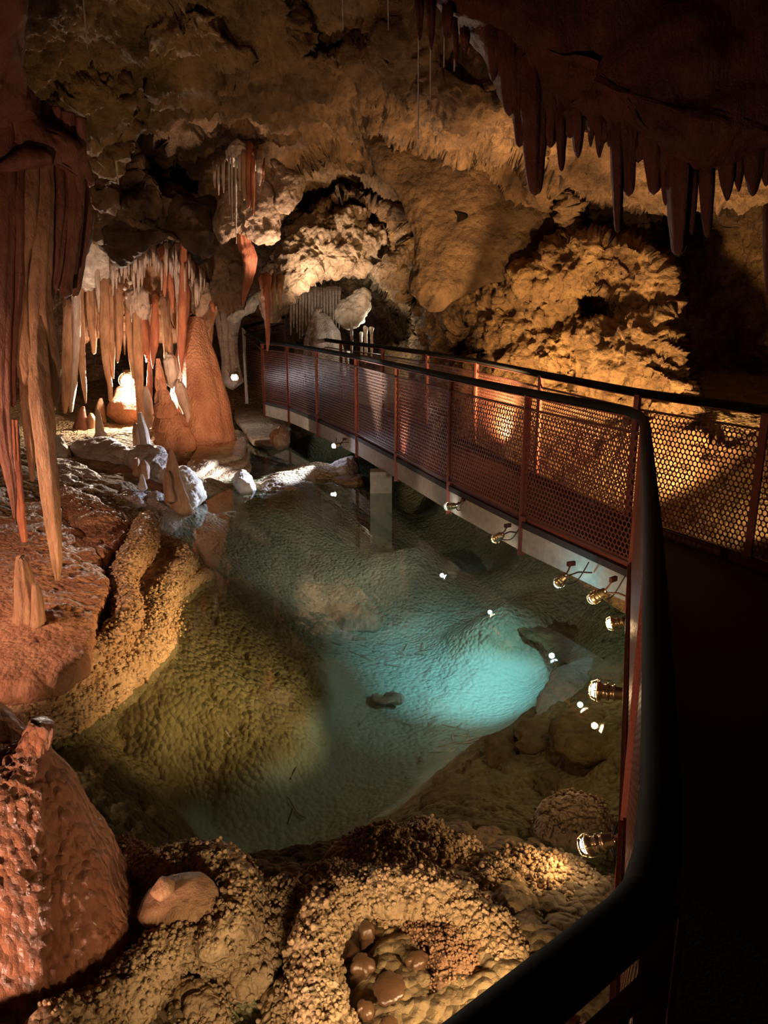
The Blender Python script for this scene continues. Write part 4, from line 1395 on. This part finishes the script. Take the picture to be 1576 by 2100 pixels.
# --- big wet cone in the near corner and the popcorn banks ---------------------
cb = PZ(8, 1965, .0)
ct = P(90, 1478, cb[1] + .12)
prof = [(0, .024), (.01, .040), (.05, .046), (.10, .052), (.15, .09), (.22, .158), (.375, .255), (.5, .325), (.69, .40), (.81, .438), (.95, .475), (1.03, .495), (1.1, .46)]
K = [[*(ct + (cb - ct) * s + np.array([-.05, 0, 0]) * math.sin(math.pi * min(s, 1))), r] for s, r in prof]
V, F = loft_vf(np.array(K), seg=180, rings=220, seed=5, flute=.035, rip=.0, noise=.03)
F = F[:, ::-1] if (vnormals(V, F) * (V - V.mean(0))).sum() < 0 else F
N = vnormals(V, F)
V = V + N * (.010 * (ridged(V / [.032, .032, .07], 3, 5) - .3) + .004 * caps(V, .022, 9) + .02 * fbm(V / .3, 2, 6))[:, None] * np.clip(np.linalg.norm(V[:, :2] - ct[:2], axis=1) / .15, .25, 1)[:, None]
tag(obj('flowstone_cone', V, F, M['flow_cone']), 'huge wet orange flowstone cone with a knob top in the near corner', 'flowstone')
mass('flowstone_lobe', 'flowstone', 'smooth pinkish flowstone flank showing behind the knob of the huge wet cone', [(-160, 1420, 2.6), (-20, 1430, 2.6), (25, 1465, 2.6), (60, 1500, 2.6), (58, 1530, 2.6), (0, 1520, 2.5), (-160, 1560, 2.4)], M['flow_cone'], .12, .25, amp=(.03, .015, .004), seed=31)


def bank(label, outline, z, thick, seed, mat='pop', pop=.022, popc=.035, dome=.04, n=900, rad=(.004, .011), **kw):
    e = empty('popcorn_bank', PZ(np.mean([p[0] for p in outline]), np.mean([p[1] for p in outline]), z - thick))
    tag(e, label, 'calcite bank')
    V, F = slab_vf(outline, z, thick, dome, kw.get('nr', 56), kw.get('na', 300), .05)
    N = vnormals(V, F)
    d = .02 * fbm(V / .25, 3, seed) + .02 * caps(V, .12, seed + 9) + pop * caps(V, popc, seed + 3) + pop * .5 * caps(V, popc * .5, seed + 4)
    V = V + N * np.asarray(d)[:, None]
    obj('ledge', V, F, M[mat], e)
    if n:
        R = np.random.default_rng(seed)
        na = kw.get('na', 300)
        nrr = len(V) // na
        ii = R.integers(int(nrr * kw.get('inner', .55)), nrr - 4, n) * na + R.integers(0, na, n)
        pos = V[ii] + N[ii] * R.uniform(0, .01, (n, 1))
        v, f = nodules(pos, R.uniform(rad[0], rad[1], n), seed)
        o = obj('nodules', v, f, M[mat], e)
        o['kind'] = 'stuff'
    return e


ridge('cream popcorn-crusted bank curling round the smooth brown lump', [(262, 1748, .06, 16), (285, 1790, .10, 22), (330, 1788, .12, 22), (390, 1772, .13, 24), (450, 1785, .14, 30), (486, 1830, .14, 34), (484, 1890, .13, 38), (450, 1935, .12, 36), (400, 1935, .11, 28), (345, 1950, .11, 28), (300, 1995, .11, 32), (262, 2050, .11, 36), (190, 2100, .12, 40), (100, 2150, .14, 50)], 2600, 41)
ridge('ring-shaped popcorn bank round the dark wet knobs', [(680, 2160, .16, 40), (655, 2080, .16, 34), (645, 2000, .16, 32), (650, 1930, .17, 32), (685, 1868, .18, 34), (745, 1838, .19, 34), (820, 1838, .19, 34), (890, 1850, .18, 36), (955, 1885, .16, 38), (1010, 1935, .14, 38), (1045, 1990, .12, 40), (1060, 2060, .10, 40)], 3000, 45, rings=280)
bank('pebbly inner slope between the wet knobs and the ring-shaped bank', [(800, 1850), (870, 1850), (940, 1890), (1000, 1950), (1020, 2010), (1000, 2110), (930, 2120), (900, 2040), (870, 1960), (820, 1900)], .12, .12, 46, n=1600, inner=.05, mat='stal', rad=(.003, .007))
bank('golden popcorn clumps dropping from the cream bank into the hollow', [(470, 1890), (520, 1870), (560, 1880), (572, 1910), (545, 1945), (540, 1990), (500, 2010), (470, 1990), (440, 1960), (450, 1910)], .06, .12, 43, n=1000, na=240, nr=50, rad=(.006, .014))
bank('low golden popcorn spur reaching out into the dark water', [(515, 1850), (560, 1820), (630, 1818), (660, 1790), (700, 1770), (760, 1768), (780, 1800), (700, 1840), (650, 1870), (640, 1930), (600, 1960), (570, 1910), (530, 1880)], .05, .10, 47, n=1100, inner=.2)
bank('rounded golden popcorn mound at the pool edge', [(680, 1750), (720, 1725), (790, 1700), (830, 1715), (870, 1690), (905, 1700), (920, 1740), (990, 1745), (1020, 1790), (960, 1815), (860, 1822), (760, 1810), (700, 1790)], .06, .12, 48, n=1500, inner=.2)
bank('brown popcorn slope running under the handrail', [(860, 1830), (930, 1790), (1000, 1770), (1080, 1745), (1150, 1755), (1210, 1790), (1260, 1830), (1200, 1960), (1080, 2060), (1060, 1960), (980, 1880)], .08, .12, 49, n=1500, inner=.1)
bank('knobbly brown block rising under the low caged lamp', [(1115, 1650), (1160, 1632), (1215, 1640), (1250, 1665), (1245, 1720), (1180, 1725), (1120, 1705)], .03, .20, 50, n=700, na=200, nr=40)
bank('dark crusted heap in the hollow by the lower frame edge', [(560, 2040), (620, 2010), (680, 2040), (700, 2110), (640, 2180), (560, 2160)], .02, .12, 51, n=700, na=200, nr=40)
bank('small golden heap of nodules under the curling cream bank', [(340, 2040), (390, 2015), (440, 2030), (470, 2070), (460, 2140), (360, 2150)], -.02, .12, 52, n=900, na=200, nr=40)

mass('smooth_lump', 'flowstone', 'smooth domed brown lump wrapped by the cream popcorn bank', [(285, 1880, 2.2), (305, 1830, 2.27), (350, 1800, 2.31), (410, 1792, 2.32), (446, 1822, 2.29), (444, 1870, 2.22), (390, 1905, 2.18), (320, 1910, 2.17)], M['stal'], .06, .10, 30, 110, (.02, .01, .002), seed=33)
mass('smooth_lump', 'flowstone', 'small smooth knob beside the smooth domed brown lump', [(310, 1830, 2.2), (332, 1800, 2.22), (354, 1808, 2.22), (352, 1830, 2.2), (330, 1845, 2.18)], M['stal'], .03, .04, 20, 60, (.01, .004, .001), seed=34)
mass('wet_flowstone', 'flowstone', 'dark wet folded flowstone filling the ring-shaped popcorn bank', [(690, 1880, 2.25), (760, 1860, 2.28), (830, 1880, 2.25), (862, 1950, 2.15), (900, 2040, 2.05), (930, 2140, 1.9), (700, 2160, 1.88), (680, 2040, 2.02), (672, 1950, 2.15)], M['wet'], .08, .15, 60, 200, (.08, .04, .004), seed=58)
KN = [(752, 1902, 18, 20), (742, 1972, 26, 26), (748, 2066, 20, 22), (800, 2020, 36, 50), (856, 1965, 22, 34), (800, 2105, 24, 26)]
KL = ['ringed wet brown knob topmost inside the ring-shaped bank', 'pale-capped round wet knob in the ring-shaped bank', 'small ringed wet knob under the pale-capped one', 'long wet brown lobe in the middle of the ring-shaped bank', 'smooth brown lobe leaning on the inner wall of the ring-shaped bank', 'round wet knob cut by the lower frame edge', 'smooth orange-brown lobe beside the knob at the frame edge', 'brown fold at the inner rim of the ring-shaped bank', 'drooping wet lobe at the inner wall of the ring-shaped bank', 'brown lobe with white flecks low in the ring-shaped bank']
for k, (x, y, a, b) in enumerate(KN):
    p = PZ(x, y, .185)
    r = a * depth_of(p) / FPX
    K = [[*(p - [0, 0, h]), r * q] for h, q in ((-.012, .12), (-.010, .55), (-.002, .85), (.012, .95), (.03, .88), (.045, 1.0), (.08, 1.05), (.14, 1.25))]
    V, F = loft_vf(np.array(K), seg=36, rings=34, flute=.10, rip=.03, noise=.16, seed=k, ripf=50)
    F = F[:, ::-1] if (vnormals(V, F) * (V - V.mean(0))).sum() < 0 else F
    tag(obj('wet_boss', V, F, M['wet']), KL[k], 'flowstone')

# --- hanging dark mass overhead ------------------------------------------------
hm = empty('hanging_stalactite_mass', P(1300, 150, 3.6))
tag(hm, 'dark red mass of fused stalactites hanging over the walkway corner', 'stalactite')
V, F = blob_vf([(850, -150, 3.9), (862, 0, 3.9), (905, 40, 3.9), (960, 90, 3.85), (1010, 150, 3.8), (1042, 210, 3.75), (1092, 260, 3.7), (1120, 300, 3.65), (1200, 280, 3.6), (1300, 300, 3.5), (1380, 360, 3.4), (1480, 370, 3.3), (1600, 320, 3.2), (1850, 300, 3.1), (1850, -250, 3.3), (1300, -250, 3.7)], .35, .7, 40, 240, 2.4)
V = disp_rock(V, F[:, ::-1], .14, .05, .01, seed=14)
obj('crown', V, F[:, ::-1], M['darkred'], hm)
HS = [(861, -20, 82, 9), (885, -10, 102, 8), (915, 20, 82, 10), (936, 40, 136, 6), (957, 60, 108, 8), (1012, 60, 165, 16), (1045, 60, 235, 20), (1098, 120, 398, 22), (1066, 40, 300, 18), (1152, 180, 350, 11), (1186, 200, 322, 14), (1212, 200, 300, 9), (1230, 220, 322, 11), (1250, 220, 300, 9), (1268, 180, 476, 13), (1290, 160, 400, 20), (1342, 190, 396, 24), (1366, 260, 420, 10),
      (1392, 260, 522, 26), (1420, 300, 480, 12), (1452, 300, 486, 14), (1492, 300, 410, 16), (1516, 300, 392, 12), (1545, 280, 400, 18), (1572, 280, 380, 14), (1575, 420, 605, 10), (1130, 120, 300, 20), (1170, 60, 280, 24), (1240, 80, 290, 26), (1310, 100, 330, 26)]
for k, (x, y0, y1, r) in enumerate(HS):
    Y = 3.75 - (x - 850) / 700 * .45 - .10
    j = rng_(-5, 5)
    part_loft(hm, 'hanging_point', [(x + j, y0, Y, r * 1.2), (x + j * .6, y0 + (y1 - y0) * .35, Y - .02, r * 1.1), (x + j * .3, y0 + (y1 - y0) * .7, Y, r * .8), (x, y1 - 12, Y, r * .5), (x, y1, Y, r * .22)], 'darkred', k, 22, 50, flute=.16, rip=.015)

STR = [((859, 78, 285, 1.6), 'longest white soda straw dangling below the dark hanging mass'), ((884, 98, 200, 1.8), 'second longest white soda straw below the dark hanging mass'), ((912, 82, 138, 1.6), 'short white soda straw under the dark hanging mass'), ((933, 130, 146, 1.8), 'white drip tip on the dark point beside the soda straws')]
for (x, y0, y1, r), lb in STR:
    hang(lb, [(x, y0 - 10, 3.8, r), (x - .5, (y0 + y1) / 2, 3.8, r), (x - 1, y1, 3.8, r * .7)], 'white', name='soda_straw', cat='stalactite', seg=8, rings=12, flute=.03, rip=.0, noise=.02)
for (x, x2, y0, y1, r, Y), lb in [((168, 180, -30, 108, 1.8, 5.2), 'thin ceiling straw leaning, above the lit ceiling patch'), ((703, 704, -30, 60, 2.2, 5.2), 'thin ceiling straw at the upper frame edge over the ceiling lip'), ((796, 797, -30, 62, 1.8, 5.2), 'short ceiling straw at the upper frame edge near the dark mass'), ((127, 128, -30, 16, 1.6, 5.2), 'tiny straw tip at the upper frame edge'),
                              ((236, 243, 318, 378, 2.6, 7.6), 'small crooked white stalactite on the brown overhang')]:
    hang(lb, [(x, y0, Y, r), ((x + x2) / 2, (y0 + y1) / 2, Y, r), (x2, y1, Y, r * .5)], 'white', name='soda_straw', cat='stalactite', seg=8, rings=12, flute=.03, rip=.0, noise=.02)

# --- chandelier cluster on the ceiling ---------------------------------------------
mass('chandelier_rock', 'rock', 'pinkish white calcite boss at the top of the chandelier cluster', [(468, 300, 9.2), (485, 286, 9.2), (505, 305, 9.2), (528, 330, 9.2), (520, 350, 9.2), (480, 340, 9.2), (465, 325, 9.2)], M['white'], .15, .3, 20, 80, (.03, .04, .02), .015, .05, seed=15)
mass('chandelier_rock', 'rock', 'rough tan flake hanging under the chandelier cluster, its point downward', [(455, 400, 9.5), (520, 360, 9.4), (560, 400, 9.4), (570, 460, 9.5), (555, 500, 9.5), (530, 495, 9.5), (500, 470, 9.5), (470, 470, 9.5), (455, 495, 9.5), (442, 465, 9.5)], M['tan'], .2, .4, 26, 110, (.05, .07, .025), .02, .06, seed=16)
mass('chandelier_rock', 'rock', 'rough tan flake beside the chandelier cluster nearer the lit boulder', [(560, 330, 9.3), (590, 345, 9.3), (620, 360, 9.3), (612, 400, 9.4), (590, 432, 9.4), (565, 425, 9.4), (572, 380, 9.4)], M['tan'], .15, .35, 24, 90, (.04, .06, .02), .02, .06, seed=17)
for k, (x, y0, y1, r, mt) in enumerate([(440, 350, 385, 3, 'pale'), (448, 345, 400, 2.5, 'pale'), (458, 340, 395, 3, 'pale'), (470, 330, 420, 2.2, 'white'), (476, 330, 455, 2.0, 'white'), (484, 330, 500, 2.2, 'white'), (492, 320, 390, 4, 'pale'), (500, 320, 410, 6, 'stal'), (510, 320, 425, 6, 'red'), (519, 330, 440, 5, 'red'), (532, 335, 380, 6, 'pale'), (540, 345, 372, 3, 'red')]):
    lbs = ['first short pale spike of the chandelier cluster from the dark side', 'second short pale spike of the chandelier cluster', 'third short pale spike of the chandelier cluster', 'thin white straw in the chandelier cluster, shortest of three', 'thin white straw in the chandelier cluster, middle of three', 'thin white straw in the chandelier cluster, longest of three', 'pale spike fused below the white boss of the chandelier', 'tan fluted spike below the white boss of the chandelier', 'red fluted spike in the chandelier cluster, shorter', 'red fluted spike in the chandelier cluster, longer', 'broad pale fold at the end of the chandelier cluster', 'tiny red tip at the end of the chandelier cluster']
    hang(lbs[k], [(x, y0, 9.05, r * 1.1), (x, (y0 + y1) / 2, 9.05, r), (x + 1, y1, 9.05, r * .3)], mt, seg=12, rings=24)
hang('twisted orange stalactite hanging from the brown neck under the chandelier', [(497, 470, 9.5, 9), (503, 500, 9.5, 13), (514, 530, 9.5, 15), (510, 570, 9.5, 10), (502, 605, 9.5, 5), (499, 628, 9.5, 1.5)], 'red', seg=24, rings=40, noise=.15)
hang('tan fluted stalactite pointing down at the bend of the far handrail', [(546, 596, 10.9, 9), (547, 620, 10.9, 9), (549, 660, 10.9, 6), (550, 700, 10.9, 4), (549, 719, 10.9, 2)], 'red', seg=24, rings=40)
for k, (x, y0, y1, r) in enumerate([(562, 590, 640, 6), (575, 590, 625, 6)]):
    hang(['short tan stalactite next to the one over the far handrail', 'stubby tan stalactite second from the one over the far handrail'][k], [(x, y0, 11.2, r), (x, y1, 11.2, 2)], 'stal')

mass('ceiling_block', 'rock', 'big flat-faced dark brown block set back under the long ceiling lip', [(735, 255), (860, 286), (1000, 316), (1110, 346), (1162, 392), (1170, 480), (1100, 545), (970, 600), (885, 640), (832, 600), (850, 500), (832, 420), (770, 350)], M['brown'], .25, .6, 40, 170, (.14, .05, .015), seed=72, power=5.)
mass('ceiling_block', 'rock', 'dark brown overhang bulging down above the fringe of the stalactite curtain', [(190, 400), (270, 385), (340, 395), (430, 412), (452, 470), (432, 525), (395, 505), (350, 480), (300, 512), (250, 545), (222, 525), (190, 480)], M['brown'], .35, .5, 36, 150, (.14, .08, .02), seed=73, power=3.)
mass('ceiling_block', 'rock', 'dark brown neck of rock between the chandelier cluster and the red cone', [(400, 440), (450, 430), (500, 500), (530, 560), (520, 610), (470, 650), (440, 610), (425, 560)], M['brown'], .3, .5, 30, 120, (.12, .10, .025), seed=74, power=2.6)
mass('ceiling_boulder', 'rock', 'large bright tan wedge of rock hanging over the far end of the walkway', [(540, 640, 12.6), (560, 560, 12.6), (585, 500, 12.7), (625, 455, 12.8), (690, 412, 13), (735, 425, 13), (760, 455, 13), (800, 480, 13), (770, 520, 13), (755, 545, 13), (700, 556, 12.9), (640, 562, 12.8), (595, 600, 12.7), (560, 640, 12.6)], M['tan'], .45, .9, 50, 200, (.12, .18, .05), .06, .16, seed=70, power=2.6)
mass('ceiling_boulder', 'rock', 'small tan spur pointing down beyond the large bright wedge', [(770, 560, 12.4), (790, 530, 12.5), (830, 505, 12.5), (836, 525, 12.5), (810, 555, 12.4), (778, 575, 12.4)], M['tan'], .15, .4, 24, 90, (.04, .06, .02), .02, .08, seed=71)

# far passage: white lit rock, organ-pipe curtain, columns
mass('white_rock', 'rock', 'bright white calcite rock lit in the mouth of the far passage', [(690, 640, 14.2), (710, 620, 14.2), (735, 600, 14.2), (752, 600, 14.2), (755, 630, 14.1), (740, 655, 14.1), (715, 665, 14.1), (695, 660, 14.1)], M['white'], .2, .4, 24, 90, (.05, .07, .03), .03, .07, seed=18)
mass('white_rock', 'rock', 'white streaked rock strip over the grey column at the far end', [(462, 650, 14.4), (490, 635, 14.4), (525, 605, 14.4), (535, 612, 14.4), (515, 640, 14.4), (480, 662, 14.4)], M['white'], .12, .3, 20, 80, (.04, .05, .02), .02, .06, seed=19)
col = hang('tall grey fluted column at the far end beside the small white lamp', [(468, 640, 14.6, 24), (468, 690, 14.5, 17), (472, 740, 14.4, 15), (476, 785, 14.3, 20)], 'grey', name='stalagnate', cat='column', seg=40, rings=50, flute=.2, rip=.01)
dome = hang('domed grey layered stalagmite in the far passage', [(655, 645, 15.0, 14), (660, 670, 15, 28), (664, 700, 15, 38), (668, 760, 15, 44)], 'grey', name='stalagmite', cat='stalagmite', seg=40, rings=60, rip=.03, ripf=14)
for k in range(17):
    x = 597 + k * 6.2
    hang(nth(k) + ' thin grey rod from the column in the organ-pipe curtain of the passage', [(x, 606 + rng_(-2, 3), 15.6, 3.0), (x, 650, 15.6, 2.6), (x + rng_(-1, 1), 680 + rng_(-15, 15), 15.6, 1.2)], 'grey', k, 'organ-pipe rods in the far passage', seg=8, rings=14)
for k, (x, y0, y1, r) in enumerate([(721, 665, 730, 3.5), (741, 700, 740, 3), (750, 690, 745, 3.5), (762, 690, 735, 3), (706, 780, 830, 6), (712, 740, 790, 4)]):
    hang(['white lit column under the bright white rock', 'thin white stalactite by the rail, first beyond the white column', 'thin white stalactite by the rail, second beyond the white column', 'thin white stalactite by the rail, third beyond the white column', 'broad white icicle seen through the far panel', 'white icicle seen through the far panel above the broad one'][k], [(x, y0, 13.9, r), (x + 1, (y0 + y1) / 2, 13.9, r * .9), (x, y1, 13.9, r * .6)], 'white', seg=12, rings=24, noise=.15)

# back lamp and small far lamp
lamp(0, 0, 0, P(255, 1000, 8.5), 'dazzling floodlight on the pinkish mound behind the stalactite curtain', False, 420, 170, 3.2, (1, .80, .62), at=P(262, 776, 12.3))
lamp(0, 0, 0, P(440, 860, 12.4), 'small white floodlight on the dark floor before the grey column', True, 14, 150, 1.6, (.9, .95, 1), at=P(483, 771, 14.0))

# --- broken straws and sticks lying under water ------------------------------------
R = np.random.default_rng(12)
for k in range(70):
    x, y = (R.uniform(620, 900), R.uniform(1290, 1360)) if k < 34 else ((R.uniform(820, 1000), R.uniform(1440, 1540)) if k < 54 else (R.uniform(380, 620), R.uniform(1600, 1790)))
    q = PZ(x, y, -.92)
    a = R.uniform(0, np.pi)
    L = R.uniform(.05, .17)
    d = np.array([math.cos(a), math.sin(a), 0]) * L / 2
    z0, z1 = ground_z(*(q - d)[:2]), ground_z(*(q + d)[:2])
    p0, p1 = q - d, q + d
    p0[2], p1[2] = max(z0, -1.15) + .018, max(z1, -1.15) + .018
    r = R.uniform(.003, .007)
    V, F = loft_vf(np.array([[*p0, r], [*((p0 + p1) / 2), r * 1.05], [*p1, r * .7]]), seg=8, rings=8, seed=k)
    zl = 0 if k < 34 else (1 if k < 54 else 2)
    tag(obj('broken_straw', V, F, M['pale'] if k % 3 else M['white']), ['broken straw stalactite sunk on the turquoise silt by the ragged pale slab', 'broken straw stalactite sunk beside the brown underwater slope', 'broken straw stalactite sunk in the dark deep end before the curling bank'][zl], 'stalactite fragment', ['broken straws by the sunken slab', 'broken straws by the brown slope', 'broken straws in the dark deep end'][zl])
UR = [
    ('pale cracked rock mass sunk under the beam beside the blue water', [(1060, 1290), (1090, 1240), (1160, 1225), (1240, 1260), (1260, 1330), (1200, 1350), (1150, 1370), (1110, 1320)], -.62, 'gold', .06),
    ('pale scaly ridge sunk below the brightest lamp', [(1095, 1470), (1120, 1400), (1170, 1365), (1260, 1340), (1275, 1420), (1250, 1480), (1160, 1490)], -.42, 'grey', .12),
    ('brown scaly block sunk beneath the brightest lamp', [(1140, 1480), (1190, 1462), (1262, 1470), (1268, 1545), (1200, 1560), (1150, 1535)], -.28, 'gold', .10),
    ('dark rounded rock topmost on the brown underwater slope', [(1055, 1495), (1090, 1480), (1140, 1490), (1150, 1530), (1100, 1545), (1062, 1530)], -.42, 'gold', .06),
    ('dark rounded rock second down the brown underwater slope', [(1000, 1520), (1040, 1508), (1070, 1530), (1060, 1560), (1015, 1565)], -.52, 'gold', .05),
    ('dark rounded rock third down the brown underwater slope', [(950, 1560), (985, 1540), (1020, 1560), (1010, 1595), (965, 1600)], -.58, 'gold', .05),
    ('broad smooth boulder low on the brown underwater slope', [(870, 1640), (930, 1610), (1000, 1625), (1012, 1665), (950, 1690), (885, 1685)], -.45, 'gold', .06),
    ('small sunken rock at the foot of the brown underwater slope', [(895, 1600), (925, 1590), (950, 1605), (935, 1625), (900, 1622)], -.62, 'gold', .04),
]
for k, (lb, ol, z, mt, bl) in enumerate(UR):
    mass('sunken_rock', 'rock', lb, [(x, y, PZ(x, y, z + (.09 if k > 1 else 0))[1]) for x, y in ol], M[mt], bl + .03, .12, 22, 90, (.06, .04, .01), .016, .05, seed=90 + k)
for k, (x, y, z, r) in enumerate([(700, 1270, -.80, 70), (560, 1255, -.6, 40), (790, 1432, -.95, 26), (470, 1580, -.7, 24), (740, 1255, -.8, 30)]):
    lb = ['ragged pale slab sunk in the middle of the pool', 'low sunken rock at the shoulder of the popcorn slope', 'small flat stone on the turquoise silt', 'dark hollowed stone at the foot of the golden slope', 'angular stone on the ragged sunken slab'][k]
    Y = PZ(x, y, z)[1]
    mass('sunken_rock', 'rock', lb, [(x + r * math.cos(t) * (1 + .2 * math.sin(3 * t + k)), y + r * .35 * math.sin(t), Y + .0 - .08 * math.sin(t)) for t in np.arange(10) * math.pi / 5], M['pale'], .02, .06, 24, 80, (.06, .06, .015), seed=80 + k)
